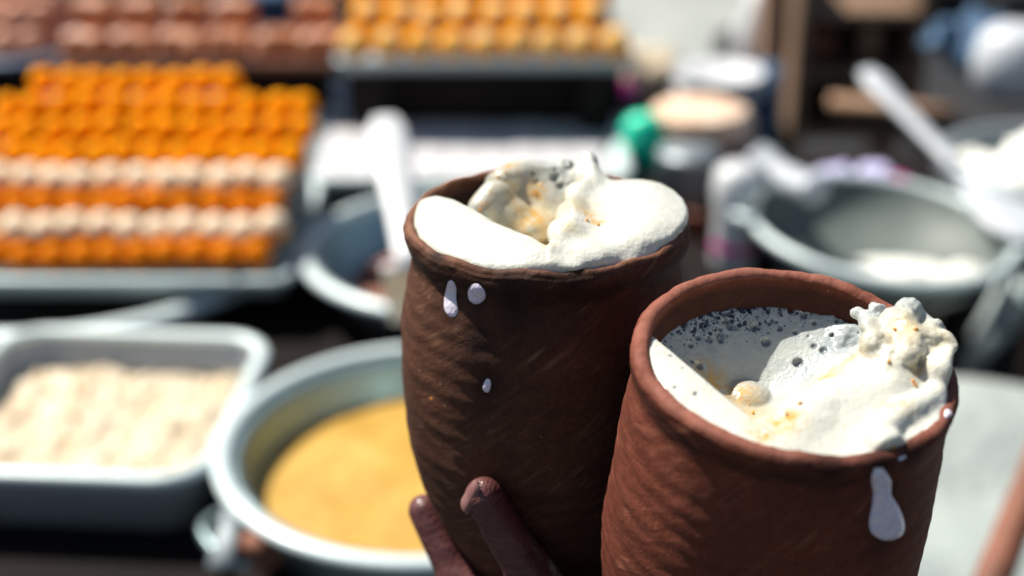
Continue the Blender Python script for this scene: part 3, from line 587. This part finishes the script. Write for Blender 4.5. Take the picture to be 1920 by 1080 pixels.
# ------------------------------------------------------------------ cups
def cup_mesh(name, R, prof, seed, dents, t=.33):
    """prof: list of (z, r) in cm from the rim down"""
    zs = np.array([p[0] for p in prof]); rs = np.array([p[1] for p in prof]); H = -zs[-1]
    zz = np.linspace(-.22, -H, 230); out = [(np.interp(-z, -zs, rs), z) for z in zz]
    sm = np.array([o[0] for o in out]); ker = np.ones(9) / 9; sm = np.convolve(np.pad(sm, 4, 'edge'), ker, 'valid'); out = [(r, z) for r, z in zip(sm, zz)]
    rim = [(R - t / 2 + t / 2 * math.cos(a), -.22 + .20 * math.sin(a)) for a in np.linspace(PI, 0, 14)]
    rim = rim[:-1]
    inn = [(r - t, z) for r, z in out][::3]; inn = [p for p in inn if p[1] > -H + .7]
    path = [(.01, -H + .6), (inn[-1][0] * .6, -H + .6)] + inn[::-1] + rim + out + [(out[-1][0] * .5, -H), (.01, -H)]
    path = np.array(path); k = len(path); n = 400; th = np.linspace(0, 2 * PI, n, endpoint=False)
    r = path[None, :, 0] + 0 * th[:, None]; z = path[None, :, 1] + 0 * th[:, None]; T = th[:, None] + 0 * r
    cx, sy = np.cos(T), np.sin(T)
    # uneven hand thrown wall and rim
    lowf = fbm(cx * 1.2 + seed, sy * 1.2, z * .25, 1, 2); r = r + .05 * lowf * np.clip(r / 2, 0, 1)
    near = np.clip(1 + (z + .02) / .9, 0, 1); rimn = fbm(cx * 3 + seed, sy * 3, z * 0, 1.3, 4)
    z = z + near * (.085 * rimn); r = r + near * .05 * fbm(cx * 4, sy * 4 + seed, z * 2, 1.2, 3)
    outer = (np.arange(k)[None, :] > len(inn) + 2 + len(rim) - 2) & (r > .5)
    rid = .010 * np.sin(z * 9 + 1.6 * fbm(cx + seed, sy, z * .5, 1, 2) + T * 1.0) * np.clip((-z - .9) / 1.5, 0, 1) + .018 * fbm(cx * 5, sy * 5, z * 2.2 + seed, .8, 4)
    r = r + np.where(outer, rid, rid * .4) * np.clip(r - .4, 0, 1)
    for ta, za_, wa, wz, dp_ in dents:
        da = np.angle(np.exp(1j * (T - math.radians(ta)))); g_ = np.exp(-(da / wa) ** 2 - ((z - za_) / wz) ** 2); r = r + dp_ * g_
        if za_ > -.4: z = z - abs(dp_) * 1.4 * g_
    V = np.stack([r * cx, r * sy, z], -1).reshape(-1, 3) * .01
    i, j = np.meshgrid(np.arange(n), np.arange(k - 1), indexing='ij'); i2 = (i + 1) % n
    q = np.stack([i * k + j, i2 * k + j, i2 * k + j + 1, i * k + j + 1], -1).reshape(-1, 4)[:, ::-1]
    me = bpy.data.meshes.new(name); me.vertices.add(len(V)); me.vertices.foreach_set('co', V.astype(np.float32).ravel())
    me.loops.add(len(q) * 4); me.loops.foreach_set('vertex_index', q.astype(np.int32).ravel()); me.polygons.add(len(q))
    me.polygons.foreach_set('loop_start', np.arange(0, len(q) * 4, 4, dtype=np.int32)); me.polygons.foreach_set('loop_total', np.full(len(q), 4, dtype=np.int32)); me.update(calc_edges=True)
    bm = bmesh.new(); bm.from_mesh(me)
    if bm.calc_volume(signed=True) < 0: bmesh.ops.reverse_faces(bm, faces=bm.faces)
    bm.to_mesh(me); bm.free(); return me
def cup_frame(px, py, d, rx, ry, sc): return Matrix.Translation(Vector(P(px, py, d))) @ Euler((math.radians(rx), math.radians(ry), 0), 'XYZ').to_matrix().to_4x4() @ Matrix.Scale(sc, 4)
M1 = cup_frame(1025, 402, .475, 0, 0, 1.055); M2 = cup_frame(1491, 666, .405, 9.2, 3.2, .964)
def loc(Mx, px, py, z):                                             # photo pixel on the cup's local plane z (cm)
    Mi = Mx.inverted(); o = Mi @ Vector(CAM); d = Mi.to_3x3() @ Vector(ray(px, py)); t = (z * .01 - o.z) / d.z; p = (o + d * t) * 100; return np.array([p.x, p.y, z])
prof1 = [(0, 4.5), (-.35, 4.57), (-.8, 4.46), (-1.15, 4.28), (-1.6, 4.36), (-3, 4.62), (-4.7, 4.74), (-6, 4.76), (-7.5, 4.66), (-9.2, 4.32), (-10.5, 3.9), (-11.4, 3.45), (-12.4, 3.0), (-13.2, 2.8)]
prof2 = [(0, 4.79), (-.35, 4.84), (-.8, 4.76), (-1.3, 4.70), (-1.8, 4.78), (-3, 4.90), (-5, 5.02), (-7, 5.06), (-9, 4.9), (-11, 4.4), (-13, 3.6), (-14, 3.0)]
m = cup_mesh('clay_cup', 4.5, prof1, 3, [(-115, -.1, .16, .4, -.10), (-86, -.15, .25, .3, -.03), (183, -3.6, .12, .5, .07), (188, -3.2, .06, .25, -.06), (-150, -6.3, .5, .8, -.05), (-15, -.6, .3, .4, .06)])
def wet_shade(me, Mx, spots, band):
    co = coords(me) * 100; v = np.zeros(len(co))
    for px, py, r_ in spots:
        Mi = Mx.inverted(); o = Mi @ Vector(CAM); d = (Mi.to_3x3() @ Vector(ray(px, py))); bb = BVHTree.FromPolygons([v_.co for v_ in me.vertices], [tuple(p.vertices) for p in me.polygons]) if not hasattr(wet_shade, me.name_full) else getattr(wet_shade, me.name_full)
        setattr(wet_shade, me.name_full, bb); h_ = bb.ray_cast(o, d.normalized())[0]
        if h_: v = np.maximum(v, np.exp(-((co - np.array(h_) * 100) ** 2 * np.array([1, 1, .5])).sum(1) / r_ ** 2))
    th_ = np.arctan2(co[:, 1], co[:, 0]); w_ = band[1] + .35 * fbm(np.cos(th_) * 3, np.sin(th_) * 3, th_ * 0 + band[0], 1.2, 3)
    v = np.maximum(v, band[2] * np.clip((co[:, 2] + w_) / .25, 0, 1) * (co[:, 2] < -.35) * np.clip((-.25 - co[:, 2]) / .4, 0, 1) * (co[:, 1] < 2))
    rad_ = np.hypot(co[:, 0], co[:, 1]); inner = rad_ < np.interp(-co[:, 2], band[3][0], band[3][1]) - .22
    v = np.maximum(v, inner * np.clip((-.30 - co[:, 2]) / .25, 0, .85)); attr(me, 'wet_shade', v)  # inner wall darkened as painted shade; spots and band are milk damp
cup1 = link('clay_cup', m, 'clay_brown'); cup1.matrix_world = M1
wet_shade(m, M1, [(846, 540, .5), (893, 555, .5), (914, 720, .4), (1075, 520, .7), (820, 480, .4), (960, 560, .8), (900, 640, .5)], (2, 1.3, .8, ([-p[0] for p in prof1], [p[1] for p in prof1])))
tag(cup1, 'brown clay cup held by the hand, standing behind and left of the redder cup', 'cup', 'clay cups of foaming milk')
m = cup_mesh('clay_cup', 4.79, prof2, 12, [(-60, -.1, .2, .3, -.03), (150, -5, .6, 1.2, -.05)], .50)
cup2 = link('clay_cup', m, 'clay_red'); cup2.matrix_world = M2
wet_shade(m, M2, [(1650, 870, .6), (1660, 930, .5), (1662, 1000, .6), (1710, 850, .5), (1560, 880, .6)], (5, 1.0, .7, ([-p[0] for p in prof2], [p[1] for p in prof2])))
tag(cup2, 'reddish clay cup nearest the camera at lower right with a long milk drip', 'cup', 'clay cups of foaming milk')

def sig(x): return 1 / (1 + np.exp(-np.clip(x, -30, 30)))
def line_d(X, Y, a, b):                                             # signed distance, positive on the left of a->b
    dx, dy = b[0] - a[0], b[1] - a[1]; L = math.hypot(dx, dy); return (dx * (Y - a[1]) - dy * (X - a[0])) / L
def foam_fields(me, Mx, stains, cream, holes, froth, tm, lo, res):
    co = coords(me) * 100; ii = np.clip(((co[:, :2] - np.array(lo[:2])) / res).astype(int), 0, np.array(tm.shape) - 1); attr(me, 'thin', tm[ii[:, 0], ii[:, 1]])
    def acc(lst):
        v = np.zeros(len(co))
        for px, py, z, r in lst:
            c = loc(Mx, px, py, z); v = np.maximum(v, np.exp(-((co[:, 0] - c[0]) ** 2 + (co[:, 1] - c[1]) ** 2 + (.5 * (co[:, 2] - c[2])) ** 2) / r ** 2))
        return v
    attr(me, 'stain', acc(stains)); attr(me, 'cream', acc(cream)); attr(me, 'froth', np.clip(froth(co), 0, 1.3))
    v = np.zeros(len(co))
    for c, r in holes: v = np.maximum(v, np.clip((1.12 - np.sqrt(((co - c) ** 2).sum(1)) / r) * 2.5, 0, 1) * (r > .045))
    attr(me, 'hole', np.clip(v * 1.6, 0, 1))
def carve(f, lo, res, c, r):
    i0 = [max(0, int((c[k] - r * 2 - lo[k]) / res)) for k in range(3)]; i1 = [min(f.shape[k], int((c[k] + r * 2 - lo[k]) / res) + 2) for k in range(3)]
    if any(b <= a for a, b in zip(i0, i1)): return
    g_ = np.meshgrid(*[lo[k] + res * np.arange(i0[k], i1[k]) for k in range(3)], indexing='ij'); d = np.sqrt(sum((g_[k] - c[k]) ** 2 for k in range(3))) - r
    s = tuple(slice(a, b) for a, b in zip(i0, i1)); f[s] = smax(f[s], -d, .02)

# ---- foam in the left cup
lo, hi, res = (-5.3, -5.3, -3.2), (5.4, 5.4, 1.6), .05
X, Y, Z = grid(lo, hi, res); X2, Y2 = X[:, :, 0], Y[:, :, 0]; R2 = np.sqrt(X2 ** 2 + Y2 ** 2)
A0, A1 = (-3.7, 2.1), (.15, -3.0)
B0, B1 = (.25, -3.0), (1.75, 4.2)
dl = -line_d(X2, Y2, A0, A1) + .25 * np.sin((X2 + Y2) * .9); dr = -line_d(X2, Y2, B0, B1) + .15 * np.sin(Y2 * 1.7 + 1)
n1 = .6 * fbm(X2, Y2, X2 * 0, .6, 2); n2 = .5 * fbm(X2 + 9, Y2, X2 * 0, 2.6, 2)
hl = .30 + .22 * np.exp(-((dl - 1.0) / 1.0) ** 2) - .42 * np.clip((R2 - 2.9) / 1.3, 0, 1) ** 2 - .55 * np.clip((Y2 - .9) / 1.6, 0, 1.2) + .10 * n1 + .02 * n2
hl = hl - 3.2 * np.clip(-dl + .0, 0, 9) ** 1.2 - .5 * np.exp(-(dl / .35) ** 2) * .5
hr = .22 + .30 * np.exp(-(dr / .55) ** 2) + .12 * np.exp(-((dr - 2.2) / .9) ** 2) - .12 * np.clip(R2 - 3.6, 0, 1) + .05 * np.clip(Y2, -4, 4) * .3 + .10 * n1 + .035 * n2
hr = hr - .35 * np.clip((Y2 - 1.3) / 2, 0, 1) * np.clip((X2 - 1.7) / .6, 0, 1)
hr = hr - .38 * np.clip((R2 - 3.4) / .8, 0, 1) ** 2 - 2.6 * np.clip(-dr, 0, 9) ** 1.1
hp = -2.6 + 2.75 * np.clip((Y2 - .4) / 3.4, 0, 1) ** 1.3 + .16 * n1 + .05 * n2 - 1.0 * np.clip((-1.9 - X2) / .8, 0, 1) * np.clip((Y2 - 1) / 2, 0, 1)
h1 = smax(smax(hp, hl, .18), hr, .18)
Y1_ = Y2; f = (Z - h1[:, :, None]) * .45
for px, py, z, r in ((930, 372, -.35, (.62, .5, .62)), (905, 392, -.6, (.5, .5, .5)), (958, 405, -.9, (.7, .6, .6)), (945, 335, -.05, (.42, .4, .35)), (975, 318, .0, (.5, .45, .32)), (1020, 312, .0, (.7, .4, .25)), (1070, 306, .12, (.55, .4, .3)),
                     (1103, 303, .30, (.36, .42, .42)), (1110, 294, .45, (.24, .3, .28)), (1092, 330, .15, (.42, .6, .45)), (1082, 370, .02, (.42, .8, .45)), (1068, 410, -.1, (.45, .8, .5)), (1050, 440, -.1, (.4, .7, .45)),
                     (1000, 425, -1.2, (.8, .8, .5)), (1075, 485, .0, (.55, .5, .28)), (1110, 478, .05, (.5, .5, .25))):
    f = smin(f, ell(X, Y, Z, loc(M1, px, py, z), r), .30)
# the right billow bulges over the rim
f = smin(f, ell(X, Y, Z, (3.3, .2, .12), (1.2, 2.2, .32)), .35)
rr = np.sqrt(X ** 2 + Y ** 2); an = np.arctan2(Y, X)
over = np.exp(-((an - .0) / .55) ** 2) * .26
f = smax(f, rr - (4.22 + over), .12); f = smax(f, -(Z + 3.0), .1)
f = smax(f, -(Z + .08) * np.where(rr > 4.26, 1, -9).astype(np.float32) - np.where(rr > 4.26, 0, 9).astype(np.float32), .04)
f = smin(f, ell(X, Y, Z, loc(M1, 1075, 497, .02), (.30, .28, .14)), .12)
f = f + .008 * fbm(X, Y, Z, 3.2, 2)
def surf(h, x, y, lo=lo, res=res): return h[int((x - lo[0]) / res), int((y - lo[1]) / res)]
holes = []
for i in range(420):
    a = rng.normal(1.05, .42); r_ = rng.uniform(3.35, 4.15); x, y = r_ * math.cos(a), r_ * math.sin(a); rad = float(np.clip(rng.gamma(2.2, .026), .02, .16)); holes.append((np.array([x, y, surf(h1, x, y) + .2 * rad]), rad))
for i in range(120):
    a = rng.normal(2.35, .28); r_ = rng.uniform(3.5, 4.15); x, y = r_ * math.cos(a), r_ * math.sin(a); rad = float(np.clip(rng.gamma(2, .02), .015, .09)); holes.append((np.array([x, y, surf(h1, x, y)]), rad))
for px, py, z, rad in ((985, 335, -.2, .13), (1015, 318, -.02, .16), (1040, 316, -.02, .15), (975, 350, -.35, .10), (1005, 345, -.3, .08), (1137, 348, .2, .14), (1150, 330, .15, .09), (960, 330, -.1, .10)):
    holes.append((loc(M1, px, py, z), rad))
holes = sorted([h_ for h_ in holes if h_[1] > .05], key=lambda h_: -h_[1]); holes = holes[:9] + holes[9::3]
for c, rad in holes: carve(f, lo, res, c, rad)
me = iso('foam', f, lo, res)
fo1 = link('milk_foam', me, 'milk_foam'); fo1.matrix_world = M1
foam_fields(me, M1, [(950, 330, -.1, .45), (1005, 445, -1.5, .8), (960, 400, -.9, .5), (905, 395, -.6, .35), (1100, 415, .1, .35), (1120, 425, .1, .3), (1005, 360, -.5, .35), (1030, 480, .0, .3)],
            [(1000, 420, -1.2, 1.3), (950, 390, -.8, .9), (1080, 400, .1, .7), (1060, 450, 0, .5)], holes,
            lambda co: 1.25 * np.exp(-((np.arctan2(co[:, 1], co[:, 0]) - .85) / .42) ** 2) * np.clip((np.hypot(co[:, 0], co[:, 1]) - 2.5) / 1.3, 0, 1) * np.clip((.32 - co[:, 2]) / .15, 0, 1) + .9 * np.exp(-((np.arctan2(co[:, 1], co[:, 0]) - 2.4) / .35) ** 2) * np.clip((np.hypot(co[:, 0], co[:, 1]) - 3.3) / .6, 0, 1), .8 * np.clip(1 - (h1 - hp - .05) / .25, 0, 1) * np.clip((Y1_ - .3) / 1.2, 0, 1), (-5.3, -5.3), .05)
tag(fo1, 'white milk foam folded round a deep cleft in the brown cup', 'foam')

# ---- foam in the right cup
lo, hi, res = (-5.6, -5.6, -3.6), (6.0, 5.6, 1.8), .055
X, Y, Z = grid(lo, hi, res); X2, Y2 = X[:, :, 0], Y[:, :, 0]; R2 = np.sqrt(X2 ** 2 + Y2 ** 2)
q0, q1 = loc(M2, 1235, 640, -.3), loc(M2, 1425, 800, -.3); p0, p1, p2 = loc(M2, 1425, 790, -.3), loc(M2, 1530, 722, -.3), loc(M2, 1680, 690, -.2)
dl = -line_d(X2, Y2, q0, q1); dr = np.minimum(-line_d(X2, Y2, p0, p1), 99) ; dr2 = -line_d(X2, Y2, p1, p2); dr = smin(dr, dr2, .5) + .12 * np.sin(X2 * 2)
n1 = .6 * fbm(X2 + 4, Y2, X2 * 0, .6, 2); n2 = .5 * fbm(X2 + 3, Y2 + 5, X2 * 0, 2.6, 2)
hl = -.30 + .12 * np.exp(-((dl - .6) / .6) ** 2) + .05 * n1 - 3.0 * np.clip(-dl, 0, 9) ** 1.1
hr = -.32 + .36 * np.exp(-((dr - .7) / .8) ** 2) * np.clip((X2 + 2) / 3, 0, 1) + .05 * n1 + .02 * n2 - 1.6 * np.clip(-dr, 0, 9) ** 1.2 + .12 * np.clip(X2 - 1, 0, 3)
pit = loc(M2, 1405, 748, -3.0)
ddx, ddy = X2 - pit[0], Y2 - pit[1]; dd = np.sqrt(ddx ** 2 + ddy ** 2) + 1e-3; ux, uy = ddx / dd, ddy / dd; bq = ux * pit[0] + uy * pit[1]
D = -bq + np.sqrt(np.maximum(bq ** 2 - (pit[0] ** 2 + pit[1] ** 2 - 4.35 ** 2), .01)); sn = np.clip(dd / D, 0, 1.2)
hb = -3.05 + 1.90 * sn ** .85 + .06 * n1
ridge = line_d(X2, Y2, loc(M2, 1440, 765, -2.0), loc(M2, 1620, 645, -1.4))
hb = hb + .75 * sig(-ridge / .16) * np.clip((X2 + 1.6) / 2.0, 0, 1)
h2 = smax(smax(hb, hl, .12), hr, .2)
f = (Z - h2[:, :, None]) * .5
f = smin(f, ell(X, Y, Z, loc(M2, 1400, 750, -2.95), (.80, .75, .55)), .06)
cl = []
rs_ = np.random.default_rng(5)
for i in range(58):                                                  # curdled clump over the right of the rim
    t = rs_.random(); px = 1640 + 130 * t + rs_.normal(0, 12); py = 625 + 30 * t + rs_.normal(0, 26) - 0 * t; z = .15 + .35 * (1 - abs(t - .5)) + rs_.normal(0, .12); r = rs_.uniform(.16, .42); cl.append((loc(M2, px, py, z), r))
for px, py, z, r in ((1690, 625, .1, .55), (1730, 640, .1, .5), (1760, 655, .15, .42), (1670, 665, -.1, .6), (1700, 690, -.1, .5), (1782, 660, .15, .3), (1655, 630, -.1, .5), (1740, 615, .2, .35), (1640, 690, -.3, .6), (1680, 720, -.2, .5), (1600, 700, -.5, .5),
                     (1630, 615, -.35, .30), (1636, 632, -.4, .28), (1622, 598, -.1, .16), (1612, 578, .0, .11), (1625, 568, .1, .10), (1605, 588, -.1, .09), (1636, 574, .1, .08), (1640, 590, -.05, .12), (1650, 640, -.3, .3), (1715, 598, .35, .18), (1722, 590, .3, .12),
                     (1700, 770, -.05, .28), (1680, 785, -.05, .26), (1720, 760, .0, .22), (1740, 748, .05, .16), (1660, 800, -.05, .28), (1640, 815, -.05, .3), (1755, 735, .05, .12), (1660, 832, .0, .18), (1675, 822, .02, .16)):
    cl.append((loc(M2, px, py, z), r))
for c, r in cl: f = smin(f, np.sqrt((X - c[0]) ** 2 + (Y - c[1]) ** 2 + (Z - c[2]) ** 2) - r * .9, .42)
rr = np.sqrt(X ** 2 + Y ** 2); an = np.arctan2(Y, X)
over = .75 * np.exp(-((an - .30) / .30) ** 2) + .30 * np.exp(-((an + .75) / .38) ** 2)
f = smax(f, rr - (4.32 + over), .10); f = smax(f, -(Z + 3.4), .1)
f = f + .006 * fbm(X, Y, Z, 3.4, 2) + (.13 * fbm(X, Y, Z, 1.5, 2) + .05 * np.abs(fbm(X + 3, Y, Z, 4.5, 2))) * np.clip((X - 1.6) / .8, 0, 1) * np.clip((Y + 1.2) / .8, 0, 1)
holes = []
for i in range(520):
    a = rng.normal(1.85, .62); r_ = 4.25 - abs(rng.normal(0, .6)); x, y = r_ * math.cos(a), r_ * math.sin(a)
    if a < .75: continue
    rad = float(np.clip(rng.gamma(1.8, .026), .02, .15)); holes.append((np.array([x, y, surf(h2, x, y, lo, res) + .25 * rad]), rad))
for px, py, rad in ((1502, 652, .17), (1455, 705, .12), (1350, 680, .11), (1620, 640, .14), (1345, 735, .1), (1560, 630, .08)): c = loc(M2, px, py, -1.5); c[2] = surf(h2, c[0], c[1], lo, res); holes.append((c, rad))
holes = sorted([h_ for h_ in holes if h_[1] > .05], key=lambda h_: -h_[1]); holes = holes[:9] + holes[9::3]
for c, rad in holes: carve(f, lo, res, c, rad)
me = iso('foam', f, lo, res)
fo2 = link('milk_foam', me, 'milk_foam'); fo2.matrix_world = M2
foam_fields(me, M2, [(1345, 690, -1.6, .8), (1395, 700, -1.7, .6), (1540, 680, -1.0, .5), (1600, 700, -.6, .35), (1450, 800, -.3, .6), (1430, 820, -.3, .4), (1480, 790, -.3, .4), (1680, 780, -.2, .35), (1715, 700, .2, .25), (1410, 780, -1, .5)],
            [(1400, 735, -1.8, 1.1), (1570, 700, -.8, .9), (1700, 650, .3, 1.1), (1760, 650, .3, .5)], holes,
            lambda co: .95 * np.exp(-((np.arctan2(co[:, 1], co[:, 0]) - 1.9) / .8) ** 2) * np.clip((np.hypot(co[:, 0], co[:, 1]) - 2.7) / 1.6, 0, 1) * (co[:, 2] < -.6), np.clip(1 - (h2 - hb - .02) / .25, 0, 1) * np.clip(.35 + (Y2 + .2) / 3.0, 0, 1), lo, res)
tag(fo2, 'white milk foam with a curdled clump spilling over the redder cup', 'foam')
# saffron threads and bubbles
sfr = [tube('saffron_bit', [(-.0006, 0, 0), (0, .0001, .0003), (.0007, 0, 0)], [.0003, .0005, .0002], 8), tube('saffron_bit', [(-.0003, 0, 0), (.0001, .0001, .0002), (.0004, 0, 0)], [.0003, .0006, .0003], 8)]
dg = bpy.context.evaluated_depsgraph_get()
from mathutils.bvhtree import BVHTree
def bvh(o): return BVHTree.FromPolygons([o.matrix_world @ v.co for v in o.data.vertices], [tuple(p.vertices) for p in o.data.polygons])
B = {}
for o in (cup1, cup2, fo1, fo2): bpy.context.view_layer.update(); B[o.name] = bvh(o)
def hit(o, px, py):
    r = B[o.name].ray_cast(Vector(CAM), Vector(ray(px, py)).normalized()); return r[0], r[1]
def stick(kid, p, nrm, owner, roll=0, lift=0):
    mw = Matrix.Translation(p + nrm * lift) @ nrm.to_track_quat('Z', 'Y').to_matrix().to_4x4() @ Matrix.Rotation(roll, 4, 'Z'); kid.parent = owner; kid.matrix_parent_inverse = owner.matrix_world.inverted(); kid.matrix_world = mw
for owner, pts in ((fo2, ((1678, 618), (1717, 618), (1666, 678), (1712, 715), (1716, 722), (1674, 838), (1500, 757), (1474, 778), (1412, 776), (1420, 833))), (fo1, ((900, 393), (948, 323), (1003, 362), (1100, 413), (1122, 422), (935, 332)))):
    for px, py in pts:
        p, nn = hit(owner, px, py)
        if p: stick(link('saffron_bit', random.choice(sfr), 'saffron'), p, nn, owner, random.uniform(0, 6), .0001)
# milk drips on the cups: lens-shaped beads lying on the wall
def drip(owner, outline, thick, name='milk_drip', m='milk'):
    """outline: spine [(px, py, half width px)]; projected on the cup wall"""
    sp_ = spline([(a, b, c) for a, b, c in outline], 7); vs = []; n = 17; Mi = owner.matrix_world.inverted()
    for k_, (a, b, c) in enumerate(sp_):
        for j in range(n):
            u = -1 + 2 * j / (n - 1); p, nn = hit(owner, a + u * c, b)
            if p is None: p, nn = hit(owner, a, b)
            e = math.sqrt(max(0, 1 - u * u)); endf = min(1, 2.2 * min(k_, len(sp_) - 1 - k_) / len(sp_) * 3); vs.append(Mi @ (p + nn * (thick * e * math.sqrt(max(0, endf)) * min(1, c / 14) - .00015)))
    K = len(sp_); fs = [(k_ * n + j, k_ * n + j + 1, (k_ + 1) * n + j + 1, (k_ + 1) * n + j) for k_ in range(K - 1) for j in range(n - 1)]
    bm = bmesh.new(); me = mesh(name, vs, fs); bm.from_mesh(me); me = bmesh_me(name, bm); o = link(name, me, m, owner); return o
drip(cup1, [(845, 522, 4), (846, 540, 10), (844, 560, 12), (846, 582, 13), (849, 597, 4)], .0007)
drip(cup1, [(891, 530, 5), (893, 545, 16), (894, 560, 16), (893, 571, 5)], .0010)
drip(cup1, [(915, 708, 3), (914, 718, 7), (912, 728, 8), (913, 738, 3)], .0008)
drip(cup1, [(807, 742, 2), (808, 746, 5), (808, 750, 4), (809, 754, 2)], .0005, 'saffron_speck', 'saffron')
o = drip(cup2, [(1647, 876, 8), (1652, 900, 19), (1654, 925, 17), (1660, 950, 26), (1663, 980, 34), (1664, 1000, 30), (1664, 1014, 10)], .0014)
drip(cup2, [(1776, 766, 3), (1778, 776, 8), (1776, 784, 4)], .0012)
drip(cup2, [(1700, 852, 2), (1692, 858, 8), (1684, 866, 3)], .0004)

# ------------------------------------------------------------------ the hand (grown as one smooth body from tapered limbs), in the left cup's frame, cm
lo, hi, res = (-7, -9.5, -19), (16, 8, -5.5), .09
X, Y, Z = grid(lo, hi, res)
f = None
def add(a, b, ra, rb, k=.35):
    global f
    d = cap(X, Y, Z, a, b, ra, rb); f = d if f is None else smin(f, d, k)
f = ell(X, Y, Z, (1.4, -1.2, -15.2), (4.2, 4.2, 1.9)); add((2.5, -1.5, -15.3), (6.5, -1.6, -16.2), 2.3, 2.2, 1.2); add((6.5, -1.6, -16.2), (18, -1.5, -18.5), 2.3, 3.1, 1.0)
def on(ang, z, off):                                                # a point outside the cup wall
    r = np.interp(-z, [-p[0] for p in prof1], [p[1] for p in prof1]) + off; a = math.radians(ang); return (r * math.cos(a), r * math.sin(a), z)
fingers = {
    'thumb': ([(3.2, -4.2, -15.2), (1.2, -5.1, -12.9), on(-97, -10.2, .80), on(-112, -7.35, .60)], [1.30, .92, .74, .60]),
    'index': ([(.8, -4.4, -15.4), (-.7, -4.7, -14.0), on(-146, -12.4, .55), on(-169, -10.6, .34)], [.95, .80, .68, .55]),
    'middle': ([(-.8, .6, -15.8), (-2.0, 2.6, -14.8), on(128, -12.6, .75), on(122, -10.6, .62)], [1.0, .88, .76, .62]),
    'ring': ([(.2, 1.6, -15.6), (-.2, 4.0, -14.2), on(98, -12.0, .72), on(92, -10.2, .58)], [.98, .82, .72, .58]),
    'little': ([(.6, 2.2, -15.3), (.8, 4.2, -13.6), on(70, -11.6, .62), on(62, -10.0, .5)], [.9, .72, .62, .5])}
for nm, (pts, rad) in fingers.items():
    g_ = None
    for i in range(3):
        d = cap(X, Y, Z, pts[i], pts[i + 1], rad[i], rad[i + 1]); g_ = d if g_ is None else smin(g_, d, .12)
    for i in (1, 2): g_ = smin(g_, np.sqrt((X - pts[i][0]) ** 2 + (Y - pts[i][1]) ** 2 + (Z - pts[i][2]) ** 2) - rad[i] * 1.03, .15)
    f = smin(f, g_, .35)
f = f + .02 * fbm(X, Y, Z, 1.1, 2)
me = iso('hand', f, lo, res); hand = link('person', me, 'skin'); hand.matrix_world = M1
tag(hand, 'dark skinned hand gripping the base of the brown clay cup from below', 'person')
bpy.context.view_layer.update(); B[hand.name] = bvh(hand)
def nail(px, py, w_, l_, roll, tw):
    p, nn = hit(hand, px, py)
    if not p: return
    vs, fs = [], []
    for i in range(9):
        for j in range(9):
            u, v = -1 + i / 4, -1 + j / 4; k_ = math.sqrt(max(0, 1 - .55 * v * v)) if v > 0 else 1
            vs.append((u * w_ * k_, v * l_, -.35 * w_ * u * u + (-.0004 if max(abs(u), abs(v)) == 1 else .0002)))
    for i in range(8):
        for j in range(8): fs.append((i * 9 + j, (i + 1) * 9 + j, (i + 1) * 9 + j + 1, i * 9 + j + 1))
    o = link('fingernail', mesh('fingernail', vs, fs), 'nail'); nn = (nn + Vector(tw)).normalized(); stick(o, p, nn, hand, roll, .0)
nail(877, 928, .0030, .0058, -.25, (0, .0, 0))
